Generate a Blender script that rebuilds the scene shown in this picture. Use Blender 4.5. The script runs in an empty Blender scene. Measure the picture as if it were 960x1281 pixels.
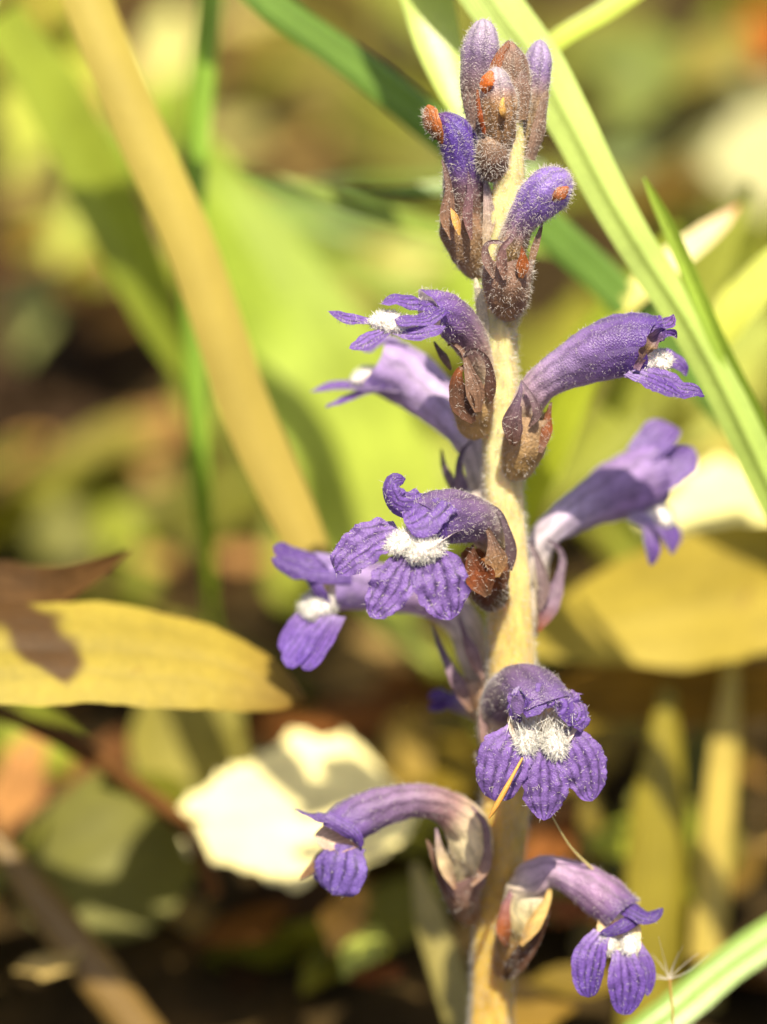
import bpy, math, random
import numpy as np
from mathutils import Vector, Matrix, noise

# ------------------------------------------------------------------ scene, camera, light
# 1 Blender unit = 1 cm
S = bpy.context.scene
S.unit_settings.system = 'METRIC'
S.unit_settings.scale_length = 0.01
COL = S.collection
RAD = math.radians

PITCH = RAD(25.0)      # camera looks down on the plant
DIST = 30.0            # distance of the plane of focus
CM = 120.0             # photograph pixels per cm in the plane of focus
C0 = Vector((0, 0, 8.0))
AX = Vector((1, 0, 0))
AF = Vector((0, math.cos(PITCH), -math.sin(PITCH)))
AU = Vector((0, math.sin(PITCH), math.cos(PITCH)))

cam = bpy.data.cameras.new('camera')
camo = bpy.data.objects.new('camera', cam)
COL.objects.link(camo)
camo.location = C0 - AF * DIST
camo.rotation_euler = (math.pi / 2 - PITCH, 0, 0)
cam.sensor_fit = 'VERTICAL'
cam.sensor_height = 72.0
cam.lens = 72.0 * DIST / (1281 / CM)
cam.clip_start = 0.5
cam.clip_end = 3000
cam.dof.use_dof = True
cam.dof.focus_distance = DIST - 60 / CM
APERTURE = 1.32        # cm, clear diameter
cam.dof.aperture_fstop = cam.lens * 1e-3 / APERTURE
cam.dof.aperture_blades = 0
S.camera = camo

SUN_EL, SUN_AZ = 71.0, 168.0    # azimuth clockwise from +Y (away from the camera)
w = bpy.data.worlds.new('World')
S.world = w
w.use_nodes = True
nt = w.node_tree
nt.nodes.clear()
sky = nt.nodes.new('ShaderNodeTexSky')
sky.sky_type = 'NISHITA'
sky.sun_disc = False
sky.air_density = 0.7
sky.dust_density = 4.0
sky.ozone_density = 0.4
sky.sun_elevation = RAD(SUN_EL)
sky.sun_rotation = RAD(SUN_AZ)   # same compass sense as the lamp
bg = nt.nodes.new('ShaderNodeBackground')
bg.inputs['Strength'].default_value = 0.075
wo = nt.nodes.new('ShaderNodeOutputWorld')
nt.links.new(sky.outputs[0], bg.inputs[0])
nt.links.new(bg.outputs[0], wo.inputs[0])

sl = bpy.data.lights.new('sun', 'SUN')
sl.energy = 5.0
sl.angle = RAD(0.55)
sl.color = (1.0, 0.89, 0.66)
so = bpy.data.objects.new('sun', sl)
COL.objects.link(so)
to_sun = Vector((math.sin(RAD(SUN_AZ)) * math.cos(RAD(SUN_EL)),
                 math.cos(RAD(SUN_AZ)) * math.cos(RAD(SUN_EL)), math.sin(RAD(SUN_EL))))
so.rotation_euler = to_sun.to_track_quat('Z', 'Y').to_euler()
so.location = to_sun * 60

vs = S.view_settings
vs.view_transform = 'Standard'
vs.look = 'None'
vs.exposure = 1.4
vs.gamma = 1.0
vs.use_curve_mapping = False
S.cycles.use_denoising = True
S.cycles.max_bounces = 8
S.cycles.transmission_bounces = 6
S.cycles.sample_clamp_indirect = 6.0

# ------------------------------------------------------------------ helpers
rnd = random.Random(7)
WLOC = {}


def P(px, py, dw=0.0):
    """photograph pixel + depth in px (120 px = 1 cm, + = toward the lens) -> world point"""
    s = (DIST - dw / CM) / DIST
    return C0 + AX * (s * (px - 480) / CM) + AU * (s * (640.5 - py) / CM) - AF * (dw / CM)


def PS(dw):
    """cm per photograph pixel at a depth"""
    return (DIST - dw / CM) / DIST / CM


def D(dx, dy, dw):
    return AX * dx + AU * dy - AF * dw       # right, up, toward the lens


def gw(px, py, h=0.0):
    """depth (px) at which the ray through a pixel meets the height h"""
    d = AF * DIST + AX * ((px - 480) / CM) + AU * ((640.5 - py) / CM)
    t = (h - camo.location.z) / d.z
    return (DIST - t * DIST) * CM


def srgb(r, g, b):
    def f(c):
        c /= 255.0
        return c / 12.92 if c <= 0.04045 else ((c + 0.055) / 1.055) ** 2.4
    return (f(r), f(g), f(b))


def catmull(ctrl, n):
    A = np.array(ctrl, dtype=float)
    k = len(A)
    # chord-length parameter
    seg = np.linalg.norm(np.diff(A[:, :3], axis=0), axis=1) + 1e-6
    u = np.concatenate([[0], np.cumsum(seg)])
    u /= u[-1]
    m = np.zeros_like(A)
    for i in range(k):
        if i == 0:
            m[i] = (A[1] - A[0]) / (u[1] - u[0])
        elif i == k - 1:
            m[i] = (A[-1] - A[-2]) / (u[-1] - u[-2])
        else:
            m[i] = (A[i + 1] - A[i - 1]) / (u[i + 1] - u[i - 1])
    out = []
    for t in np.linspace(0, 1, n):
        i = min(int(np.searchsorted(u, t, side='right')) - 1, k - 2)
        h = u[i + 1] - u[i]
        x = (t - u[i]) / h
        out.append((2 * x**3 - 3 * x**2 + 1) * A[i] + (x**3 - 2 * x**2 + x) * h * m[i]
                   + (-2 * x**3 + 3 * x**2) * A[i + 1] + (x**3 - x**2) * h * m[i + 1])
    return np.array(out)


def ramp(cols, t):
    if isinstance(cols[0], (int, float)):
        return cols
    t = min(max(t, 0), 1)
    for (t0, a), (t1, b) in zip(cols, cols[1:]):
        if t <= t1:
            f = (t - t0) / max(t1 - t0, 1e-6)
            f = min(max(f, 0), 1)
            return tuple(a[i] + (b[i] - a[i]) * f for i in range(3))
    return cols[-1][1]


class Sheet:
    """mesh data under construction"""
    def __init__(self):
        self.v, self.f, self.c, self.uv = [], [], [], []

    def grid(self, rows, cols, uvs, closed=False):
        base = len(self.v)
        nr, nc = len(rows), len(rows[0])
        for i in range(nr):
            for j in range(nc):
                self.v.append(rows[i][j])
                self.c.append(cols[i][j])
                self.uv.append(uvs[i][j])
        for i in range(nr - 1):
            for j in range(nc if closed else nc - 1):
                a = base + i * nc + j
                b = base + i * nc + (j + 1) % nc
                self.f.append((a, a + nc, b + nc, b) if closed else (a, b, b + nc, a + nc))
        return self


def mk(name, sh, mat, parent=None, kind=None):
    o0 = Vector(np.mean(np.array([tuple(v) for v in sh.v]), axis=0))
    me = bpy.data.meshes.new(name)
    me.from_pydata([tuple(v - o0) for v in sh.v], [], sh.f)
    ca = me.color_attributes.new('Col', 'FLOAT_COLOR', 'POINT')
    ca.data.foreach_set('color', np.array([(*c, 1.0) for c in sh.c], dtype=np.float32).ravel())
    uvl = me.uv_layers.new(name='UVMap')
    li = np.empty(len(me.loops), dtype=np.int32)
    me.loops.foreach_get('vertex_index', li)
    uvl.data.foreach_set('uv', np.array(sh.uv, dtype=np.float32)[li].ravel())
    me.polygons.foreach_set('use_smooth', np.ones(len(me.polygons), dtype=bool))
    me.materials.append(mat)
    me.update()
    o = bpy.data.objects.new(name, me)
    COL.objects.link(o)
    if parent is not None:
        o.parent = parent
        o.location = o0 - WLOC[parent.name]
    else:
        o.location = o0
    WLOC[o.name] = o0
    if kind:
        o['kind'] = kind
    return o


def tag(o, label, cat, group=None):
    o['label'] = label
    o['category'] = cat
    if group:
        o['group'] = group
    return o


def empty(name, loc, parent=None):
    o = bpy.data.objects.new(name, None)
    COL.objects.link(o)
    o.empty_display_size = 0.2
    if parent is not None:
        o.parent = parent
        o.location = loc - WLOC[parent.name]
    else:
        o.location = loc
    WLOC[o.name] = loc.copy()
    return o


def nz(p, s, seed=0.0):
    return noise.noise(Vector((p[0] * s + seed, p[1] * s - seed * 1.7, p[2] * s + seed * 0.3)))


def tube(ctrl, dorsal, cols, nseg=30, nring=26, tip=0.0, start=0.0, wrinkle=1.5, hood=0.0, vent=0.0, seed=1.0,
         dcol=None, sh=None, ridge=0.0, arc=None, notch=0.0):
    """swept elliptical tube; ctrl rows (px, py, w, half height along dorsal, half width)"""
    sh = sh or Sheet()
    pts = catmull([tuple(P(*c[:3])) + (c[3] * PS(c[2]), c[4] * PS(c[2])) for c in ctrl], nseg)
    C = [Vector(p[:3]) for p in pts]
    dn = D(*dorsal).normalized()
    rows, cc, uu = [], [], []
    a0, a1 = arc or (0, 2 * math.pi)
    nr = nring + (1 if arc else 0)
    for i in range(nseg):
        t = i / (nseg - 1)
        T = (C[min(i + 1, nseg - 1)] - C[max(i - 1, 0)]).normalized()
        N = (dn - T * dn.dot(T)).normalized()
        B = T.cross(N)
        a, b = pts[i][3], pts[i][4]
        k = 1.0
        if tip > 0 and t > 1 - tip:
            x = (t - (1 - tip)) / tip
            k = math.sqrt(max(1 - x * x, 0.0004))
        if start > 0 and t < start:
            x = 1 - t / start
            k *= math.sqrt(max(1 - x * x, 0.0004))
        r, c_, u_ = [], [], []
        for j in range(nr):
            ph = a0 + (a1 - a0) * j / nring
            sn, cs = math.sin(ph), math.cos(ph)
            p = C[i] + B * (b * k * cs) + N * (a * k * sn)
            rad = (B * cs + N * sn)
            ext = (max(sn, 0) ** 2 * hood + max(-sn, 0) ** 2 * vent) / CM * max(0, t - 0.45) / 0.55
            ext += notch / CM * t * t * nz((cs * 2.2, sn * 2.2, 0), 1.0, seed + 5)
            p = p + T * ext
            wr = wrinkle / CM * k * (nz((cs * 1.5, sn * 1.5, t * 5), 1.0, seed) + 0.6 * nz(p, 9, seed))
            if ridge:
                wr += ridge / CM * k * math.cos(ph * 5)
            p = p + rad * wr
            r.append(p)
            col = ramp(cols, t)
            if dcol:
                f = (max(0, sn) ** 1.2) * dcol[1] * min(1, t / 0.3)
                col = tuple(col[q] * (1 - f) + dcol[0][q] * f for q in range(3))
            c_.append(col)
            u_.append((j / nring, t))
        rows.append(r)
        cc.append(c_)
        uu.append(u_)
    return sh.grid(rows, cc, uu, closed=not arc)


def profile(t, base, peak, e):
    if t < peak:
        x = t / peak
        return base + (1 - base) * (x * x * (3 - 2 * x))
    x = (t - peak) / (1 - peak)
    return max(1 - x ** e, 0.0) ** (1.0 / e if e > 1.6 else 0.8) * 1.0 + 0.015


def petal(ctrl, W, n, cols, base=0.45, peak=0.55, e=2.2, cup=0.25, crease=0.0, ripple=2.0, rs=6.0, jag=0.06, seed=1.0,
          nu=15, nv=22, curl=0.0, edge=None, sh=None, twist=0.0, paint=None):
    """thin lobed sheet along a centre line; ctrl rows (px, py, w[, half width]); n = way its upper face looks"""
    sh = sh or Sheet()
    own = len(ctrl[0]) > 3
    pts = catmull([tuple(P(*c[:3])) + ((c[3] * PS(c[2]),) if own else (PS(c[2]),)) for c in ctrl], nv)
    C = [Vector(p[:3]) for p in pts]
    n = D(*n).normalized()
    rows, cc, uu = [], [], []
    for i in range(nv):
        t = i / (nv - 1)
        T = (C[min(i + 1, nv - 1)] - C[max(i - 1, 0)]).normalized()
        B = T.cross(n)
        B.normalize()
        if twist:
            B = Matrix.Rotation(twist * t, 3, T) @ B
        N = B.cross(T)
        hw = pts[i][3] if own else W * pts[i][3] * profile(t, base, peak, e)
        r, c_, u_ = [], [], []
        for j in range(nu):
            s = -1 + 2 * j / (nu - 1)
            js = 1 + jag * abs(s) ** 2 * (nz((t * 9, s * 0.5, 0), 1.0, seed + (3 if s > 0 else 9)) + 0.7 * nz((t * 31, s * 0.5, 0), 1.0, seed + (5 if s > 0 else 2)))
            p = C[i] + B * (hw * s * js)
            off = cup * hw * s * s + curl * hw * abs(s) ** 4
            off -= crease / CM * math.exp(-(s / 0.22) ** 2) * math.sin(math.pi * min(1, t * 1.1)) ** 0.5
            off += ripple / CM * (nz(p, rs, seed) * (0.4 + abs(s) * (0.4 + t)))
            r.append(p + N * off)
            col = ramp(cols, t)
            if edge:
                f = edge[1] * max(0, abs(s) * 1.0 - 0.55) / 0.45 * min(1, t * 3)
                col = tuple(col[q] * (1 - f) + edge[0][q] * f for q in range(3))
            if paint:
                col = paint(s, t, col)
            c_.append(col)
            u_.append((0.5 + 0.5 * s, t))
        rows.append(r)
        cc.append(c_)
        uu.append(u_)
    return sh.grid(rows, cc, uu)


def scatter(shs, count, seed):
    """area weighted points with normals on a list of sheets"""
    rg = np.random.RandomState(seed)
    out = []
    tris = []
    for sh in shs:
        v = np.array([tuple(p) for p in sh.v])
        f = np.array(sh.f)
        tris.append(np.stack([v[f[:, 0]], v[f[:, 1]], v[f[:, 2]]], 1))
        tris.append(np.stack([v[f[:, 0]], v[f[:, 2]], v[f[:, 3]]], 1))
    tr = np.concatenate(tris)
    nn = np.cross(tr[:, 1] - tr[:, 0], tr[:, 2] - tr[:, 0])
    ar = np.linalg.norm(nn, axis=1)
    ok = ar > 1e-9
    tr, nn, ar = tr[ok], nn[ok], ar[ok]
    idx = rg.choice(len(tr), count, p=ar / ar.sum())
    a, b = rg.rand(count, 1), rg.rand(count, 1)
    sw = (a + b) > 1
    a, b = np.where(sw, 1 - a, a), np.where(sw, 1 - b, b)
    p = tr[idx, 0] + a * (tr[idx, 1] - tr[idx, 0]) + b * (tr[idx, 2] - tr[idx, 0])
    n = nn[idx] / ar[idx][:, None]
    return p, n, rg


def hairs(name, shs, count, length, radius, mat, parent, seed, both=False, tilt=0.5, gland=0.5, droop=None, sink=0.0):
    if mat is MH:
        length, radius, gland, count = length * 0.68, radius * 0.52, gland * 0.55, int(count * 1.35)
    p, n, rg = scatter(shs, count, seed)
    if both:
        n = n * np.where(rg.rand(count, 1) < 0.5, -1, 1)
    d = n + rg.normal(0, tilt, (count, 3))
    if droop is not None:
        d = d + np.array(tuple(D(*droop)))
    d /= np.linalg.norm(d, axis=1)[:, None] + 1e-9
    L = length / CM * (0.45 + 0.9 * rg.rand(count, 1) ** 1.3)
    h = np.cross(d, rg.normal(0, 1, (count, 3)))
    h /= np.linalg.norm(h, axis=1)[:, None] + 1e-9
    k = np.cross(d, h)
    r = radius / CM
    p = p - d * sink / CM
    V, F = [], []
    nb = 0
    ang = [0, 2.094, 4.189]
    base = [p + r * (math.cos(q) * h + math.sin(q) * k) for q in ang]
    bend = rg.normal(0, 0.16, (count, 3)) * L
    mid = [p + d * L * 0.6 + bend * 0.5 + 0.8 * r * (math.cos(q) * h + math.sin(q) * k) for q in ang]
    top = p + d * L + bend
    vv = np.stack(base + mid + [top], 1)            # 7 verts each
    V = vv.reshape(-1, 3)
    quads, tris = [], []
    o = np.arange(count) * 7
    for q in range(3):
        a, b = q, (q + 1) % 3
        quads.append(np.stack([o + a, o + b, o + 3 + b, o + 3 + a], 1))
        tris.append(np.stack([o + 3 + a, o + 3 + b, o + 6], 1))
    faces = [tuple(x) for x in np.concatenate(quads).tolist()] + [tuple(x) for x in np.concatenate(tris).tolist()]
    ng = int(count * gland)
    if ng:
        g = top[:ng]
        R = r * (1.15 + 0.6 * rg.rand(ng, 1))
        oc = np.stack([g + R * h[:ng], g + R * k[:ng], g - R * h[:ng], g - R * k[:ng], g + R * d[:ng], g - R * d[:ng]], 1)
        b0 = len(V)
        V = np.concatenate([V, oc.reshape(-1, 3)])
        o = b0 + np.arange(ng) * 6
        for q in range(4):
            a, b = q, (q + 1) % 4
            faces += [tuple(x) for x in np.stack([o + a, o + b, o + 4], 1).tolist()]
            faces += [tuple(x) for x in np.stack([o + b, o + a, o + 5], 1).tolist()]
    o0 = V.mean(0)
    me = bpy.data.meshes.new(name)
    me.from_pydata((V - o0).tolist(), [], faces)
    me.polygons.foreach_set('use_smooth', np.ones(len(me.polygons), dtype=bool))
    me.materials.append(mat)
    ob = bpy.data.objects.new(name, me)
    COL.objects.link(ob)
    ob.parent = parent
    ob.location = Vector(o0) - WLOC[parent.name]
    ob['kind'] = 'stuff'
    return ob


# ------------------------------------------------------------------ materials
class NT:
    def __init__(self, name):
        self.m = bpy.data.materials.new(name)
        self.m.use_nodes = True
        self.t = self.m.node_tree
        self.t.nodes.clear()
        self.out = self.t.nodes.new('ShaderNodeOutputMaterial')

    def n(self, typ, ins=None, **kw):
        nd = self.t.nodes.new(typ)
        for k, v in kw.items():
            setattr(nd, k, v)
        for k, v in (ins or {}).items():
            if hasattr(v, 'is_output'):
                self.t.links.new(v, nd.inputs[k])
            else:
                nd.inputs[k].default_value = v
        return nd

    def math(self, op, a, b=0.0, clamp=False):
        nd = self.n('ShaderNodeMath', {0: a, 1: b}, operation=op)
        nd.use_clamp = clamp
        return nd.outputs[0]

    def mix(self, fac, a, b, mode='MIX'):
        nd = self.n('ShaderNodeMix', None, data_type='RGBA', blend_type=mode)
        for i, v in ((0, fac), (6, a), (7, b)):
            if hasattr(v, 'is_output'):
                self.t.links.new(v, nd.inputs[i])
            else:
                nd.inputs[i].default_value = (*v, 1.0) if isinstance(v, tuple) and len(v) == 3 else v
        return nd.outputs[2]

    def done(self, shader):
        self.t.links.new(shader, self.out.inputs['Surface'])
        return self.m


def obj_coord(M):
    return M.n('ShaderNodeTexCoord').outputs['Object']


def sheet_mat(name, veins=0.0, vfreq=40.0, trans=0.35, rough=0.45, spec=0.4, mottle=0.25, mscale=6.0, fine=0.12, fscale=40.0,
              bump=0.3, cell=35.0, back=None, sheen=0.0, spots=None, tcol=None, net=0.0):
    M = NT(name)
    col = M.n('ShaderNodeVertexColor', None, layer_name='Col').outputs['Color']
    oc = obj_coord(M)
    n1 = M.n('ShaderNodeTexNoise', {'Vector': oc, 'Scale': mscale, 'Detail': 4.0}).outputs['Fac']
    n2 = M.n('ShaderNodeTexNoise', {'Vector': oc, 'Scale': fscale, 'Detail': 3.0}).outputs['Fac']
    v = M.math('ADD', M.math('MULTIPLY', M.math('SUBTRACT', n1, 0.5), mottle * 4),
               M.math('MULTIPLY', M.math('SUBTRACT', n2, 0.5), fine * 4))
    v = M.math('ADD', v, 1.0)
    hgt = M.n('ShaderNodeTexVoronoi', {'Vector': oc, 'Scale': cell}).outputs['Distance']
    if veins:
        uv = M.n('ShaderNodeTexCoord').outputs['UV']
        sx = M.n('ShaderNodeSeparateXYZ', {0: uv}).outputs
        nn = M.n('ShaderNodeTexNoise', {'Vector': oc, 'Scale': mscale * 1.3, 'Detail': 2.0}).outputs['Fac']
        ph = M.math('ADD', M.math('MULTIPLY', sx[0], vfreq), M.math('MULTIPLY', nn, 4.0 if net else 5.0 if vfreq < 60 else 1.0))
        wv = M.math('POWER', M.math('ADD', M.math('MULTIPLY', M.math('SINE', ph), 0.5), 0.5), 3.0)
        if net:
            wn = M.n('ShaderNodeTexNoise', {'Vector': oc, 'Scale': 11.0, 'Detail': 2.0}).outputs['Color']
            wc = M.mix(0.06, oc, wn, 'ADD')
            ve = M.n('ShaderNodeTexVoronoi', {'Vector': wc, 'Scale': net}, feature='DISTANCE_TO_EDGE').outputs['Distance']
            nw = M.n('ShaderNodeMapRange', {0: ve, 1: 0.0, 2: 0.16, 3: 0.32, 4: 0.0}).outputs[0]
            brk = M.n('ShaderNodeTexNoise', {'Vector': oc, 'Scale': 6.0, 'Detail': 2.0}).outputs['Fac']
            wv = M.math('ADD', M.math('MULTIPLY', wv, M.n('ShaderNodeMapRange', {0: brk, 1: 0.35, 2: 0.65, 3: 0.25, 4: 1.0}).outputs[0]), nw, True)
        v = M.math('MULTIPLY', v, M.math('SUBTRACT', 1.0, M.math('MULTIPLY', wv, veins)))
        hgt = M.math('SUBTRACT', hgt, M.math('MULTIPLY', wv, 0.6))
    v = M.n('ShaderNodeClamp', {0: v, 1: 0.15, 2: 2.2}).outputs[0]
    vv = M.n('ShaderNodeCombineXYZ', {0: v, 1: v, 2: v}).outputs[0]
    c = M.mix(1.0, col, vv, 'MULTIPLY')
    if spots:
        sn = M.n('ShaderNodeTexNoise', {'Vector': oc, 'Scale': spots[1], 'Detail': 5.0, 'Roughness': 0.65}).outputs['Fac']
        sf = M.n('ShaderNodeMapRange', {0: sn, 1: spots[2], 2: spots[2] + 0.06, 3: 0.0, 4: spots[3]}).outputs[0]
        c = M.mix(sf, c, spots[0])
    if back:
        bf = M.n('ShaderNodeNewGeometry').outputs['Backfacing']
        c = M.mix(M.math('MULTIPLY', bf, back[1]), c, back[0])
    bp = M.n('ShaderNodeBump', {'Strength': bump, 'Distance': 0.02, 'Height': hgt}).outputs[0]
    pr = M.n('ShaderNodeBsdfPrincipled', {'Base Color': c, 'Roughness': rough, 'Specular IOR Level': spec, 'Normal': bp})
    if sheen:
        pr.inputs['Sheen Weight'].default_value = sheen
        pr.inputs['Sheen Roughness'].default_value = 0.4
    tc = c
    if tcol:
        tc = M.mix(1.0, c, tcol, 'MULTIPLY')
    tr = M.n('ShaderNodeBsdfTranslucent', {'Color': tc, 'Normal': bp})
    ms = M.n('ShaderNodeMixShader', {0: trans, 1: pr.outputs[0], 2: tr.outputs[0]})
    return M.done(ms.outputs[0])


def flesh_mat(name, sss=0.4, rough=0.5, mottle=0.15, mscale=5.0, bump=0.25, streak=0.15, radius=(0.5, 0.3, 0.12), scale=0.25):
    M = NT(name)
    col = M.n('ShaderNodeVertexColor', None, layer_name='Col').outputs['Color']
    oc = obj_coord(M)
    st = M.n('ShaderNodeMapping', {0: oc, 'Scale': (18.0, 18.0, 1.2)}).outputs[0]
    n1 = M.n('ShaderNodeTexNoise', {'Vector': oc, 'Scale': mscale, 'Detail': 5.0}).outputs['Fac']
    n2 = M.n('ShaderNodeTexNoise', {'Vector': st, 'Scale': 1.0, 'Detail': 3.0}).outputs['Fac']
    v = M.math('ADD', M.math('ADD', M.math('MULTIPLY', M.math('SUBTRACT', n1, 0.5), mottle * 4),
                             M.math('MULTIPLY', M.math('SUBTRACT', n2, 0.5), streak * 4)), 1.0)
    v = M.n('ShaderNodeClamp', {0: v, 1: 0.2, 2: 2.0}).outputs[0]
    vv = M.n('ShaderNodeCombineXYZ', {0: v, 1: v, 2: v}).outputs[0]
    c = M.mix(1.0, col, vv, 'MULTIPLY')
    hg = M.n('ShaderNodeTexNoise', {'Vector': oc, 'Scale': 45.0, 'Detail': 3.0}).outputs['Fac']
    bp = M.n('ShaderNodeBump', {'Strength': bump, 'Distance': 0.02, 'Height': hg}).outputs[0]
    pr = M.n('ShaderNodeBsdfPrincipled', {'Base Color': c, 'Roughness': rough, 'Normal': bp, 'Subsurface Weight': sss,
                                          'Subsurface Radius': radius, 'Subsurface Scale': scale})
    return M.done(pr.outputs[0])


def hair_mat(name, color, trans=0.45, rough=0.25, clear=0.0):
    M = NT(name)
    pr = M.n('ShaderNodeBsdfPrincipled', {'Base Color': (*color, 1), 'Roughness': rough, 'Specular IOR Level': 0.6})
    tr = M.n('ShaderNodeBsdfTranslucent', {'Color': (*color, 1)})
    ms = M.n('ShaderNodeMixShader', {0: trans, 1: pr.outputs[0], 2: tr.outputs[0]}).outputs[0]
    if clear:
        tp = M.n('ShaderNodeBsdfTransparent').outputs[0]
        ms = M.n('ShaderNodeMixShader', {0: clear, 1: ms, 2: tp}).outputs[0]
    return M.done(ms)


def soil_mat():
    M = NT('soil')
    oc = obj_coord(M)
    n1 = M.n('ShaderNodeTexNoise', {'Vector': oc, 'Scale': 0.6, 'Detail': 8.0, 'Roughness': 0.7}).outputs['Fac']
    r = M.n('ShaderNodeValToRGB', {0: n1})
    e = r.color_ramp.elements
    e[0].position, e[0].color = 0.35, (0.014, 0.009, 0.003, 1)
    e[1].position, e[1].color = 0.70, (0.075, 0.045, 0.014, 1)
    m = e.new(0.52)
    m.color = (0.03, 0.019, 0.006, 1)
    bp = M.n('ShaderNodeBump', {'Strength': 0.9, 'Distance': 0.4, 'Height': n1}).outputs[0]
    pr = M.n('ShaderNodeBsdfPrincipled', {'Base Color': r.outputs[0], 'Roughness': 0.95, 'Specular IOR Level': 0.1, 'Normal': bp})
    return M.done(pr.outputs[0])


MP = sheet_mat('corolla', net=13.0, veins=0.74, vfreq=30.0, trans=0.42, rough=0.5, spec=0.35, mottle=0.2, mscale=6, fine=0.10,
               fscale=55, bump=0.32, cell=60, back=(srgb(196, 182, 214), 0.35), sheen=0.25)
MT = sheet_mat('corolla_tube', veins=0.34, vfreq=52.0, trans=0.46, rough=0.42, spec=0.45, mottle=0.28, mscale=5, fine=0.2,
               fscale=50, bump=0.4, cell=50, back=(srgb(206, 196, 200), 0.75), sheen=0.3)
MCX = sheet_mat('calyx', veins=0.2, vfreq=30, trans=0.35, rough=0.5, spec=0.4, mottle=0.28, mscale=9, fine=0.12, fscale=45,
                bump=0.3, cell=40, sheen=0.2)
MST = flesh_mat('stem_flesh', mottle=0.22, streak=0.22, sss=0.7, scale=0.4, radius=(0.8, 0.45, 0.12))
MH = hair_mat('gland_hair', (0.78, 0.74, 0.72), clear=0.45)
MW = hair_mat('white_wool', (0.80, 0.79, 0.77), trans=0.5, rough=0.5)
MPALE = flesh_mat('pale_palate', sss=0.5, mottle=0.05, streak=0.03)
MGR = sheet_mat('grass', veins=0.28, vfreq=90, trans=0.42, rough=0.33, spec=0.45, mottle=0.16, mscale=1.2, fine=0.08, fscale=18,
                bump=0.15, cell=25, tcol=(1.25, 1.15, 0.5))
MLF = sheet_mat('broad_leaf', veins=0.12, vfreq=25, trans=0.42, rough=0.55, spec=0.25, mottle=0.22, mscale=1.0, fine=0.12, fscale=9,
                bump=0.25, cell=8, tcol=(1.2, 1.1, 0.5))
MYL = sheet_mat('yellow_leaf', veins=0.08, vfreq=24, trans=0.35, rough=0.6, spec=0.25, mottle=0.18, mscale=0.9, fine=0.1, fscale=10,
                bump=0.25, cell=8, spots=(srgb(110, 74, 28), 2.2, 0.64, 0.4))
MDR = sheet_mat('dry_leaf', veins=0.25, vfreq=26, trans=0.25, rough=0.7, spec=0.12, mottle=0.35, mscale=1.4, fine=0.2, fscale=9,
                bump=0.6, cell=6)
MYS = sheet_mat('yellow_blade', veins=0.06, vfreq=70, trans=0.3, rough=0.4, spec=0.35, mottle=0.1, mscale=0.8, fine=0.05, fscale=14, bump=0.12,
                cell=20, tcol=(1.2, 1.05, 0.6))
MSTALK = flesh_mat('stalk_flesh', sss=0.3, mottle=0.12, mscale=1.0, streak=0.1, scale=0.3)

# pigments
VIO = srgb(112, 82, 164)
VIOD = srgb(84, 56, 136)
LIL = srgb(150, 128, 190)
LILP = srgb(186, 170, 200)
GREYP = srgb(130, 108, 130)
BRN = srgb(122, 96, 84)
BRND = srgb(84, 56, 42)
RUST = srgb(128, 68, 28)
CREAM = srgb(222, 206, 164)
STRAW = srgb(204, 172, 96)
AMBER = srgb(190, 148, 66)
WHT = srgb(226, 220, 214)

# ------------------------------------------------------------------ ground
gv, gf = [], []
NG = 80
ground = Sheet()


def gz(x, y):
    return 0.5 * noise.noise(Vector((x * 0.09, y * 0.09, 3))) + 0.25 * noise.noise(Vector((x * 0.5, y * 0.5, 9))) - 0.35


xs = np.concatenate([np.linspace(-2000, -60, 8), np.linspace(-45, 45, 91), np.linspace(60, 2000, 8)])
ys = np.concatenate([np.linspace(-2000, -60, 8), np.linspace(-45, 110, 140), np.linspace(130, 2600, 10)])
ground.grid([[Vector((x, y, gz(x, y))) for x in xs] for y in ys], [[(0.05, 0.04, 0.03)] * len(xs)] * len(ys),
            [[(x * 0.1, y * 0.1) for x in xs] for y in ys])
go = mk('ground', ground, soil_mat(), kind='structure')
go['label'] = 'dark brown soil under the leaf litter'


# ------------------------------------------------------------------ the flowering plant
def sw(y):
    """depth of the stem axis: it leans back, but less than the camera looks down"""
    return 15 - (y - 250) * 0.19


SB = P(606, 1560, sw(1560))
base_pt = Vector((SB.x, SB.y, gz(SB.x, SB.y)))
plant = tag(empty('broomrape_plant', base_pt),
            'hairy straw-coloured flower spike with violet two-lipped flowers and a cluster of closed buds on top', 'wildflower')
stem_ctrl = [(606, 1600, 29), (610, 1400, 28), (614, 1281, 26), (618, 1180, 26), (628, 1060, 29), (636, 960, 30), (640, 860, 29),
             (638, 760, 28), (632, 660, 25), (628, 560, 24), (626, 470, 22), (623, 400, 23), (626, 330, 21), (634, 250, 20),
             (638, 170, 16), (637, 110, 10)]
ssh = tube([(x, y, sw(y), r, r) for x, y, r in stem_ctrl], (0, 0, 1),
           [(0, srgb(174, 140, 58)), (0.35, srgb(182, 150, 68)), (0.56, srgb(188, 164, 94)), (0.7, srgb(196, 184, 134)), (1, srgb(188, 176, 122))],
           nseg=110, nring=28, wrinkle=2.5, ridge=0.9, seed=4)
stem = mk('stem', ssh, MST, plant)
hairs('stem_hairs', [ssh], 15000, 10, 0.5, MH, stem, 11, gland=0.5, tilt=0.3)


def flower(loc, nm='flower'):
    return empty(nm, P(*loc), plant)


def add_hairs(fl, shs, count, seed, length=7.5, radius=0.5, gland=0.55, both=True, mat=None, tilt=0.45):
    hairs('hairs', shs, count, length, radius, mat or MH, fl, seed, both=both, gland=gland, tilt=tilt)


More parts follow.
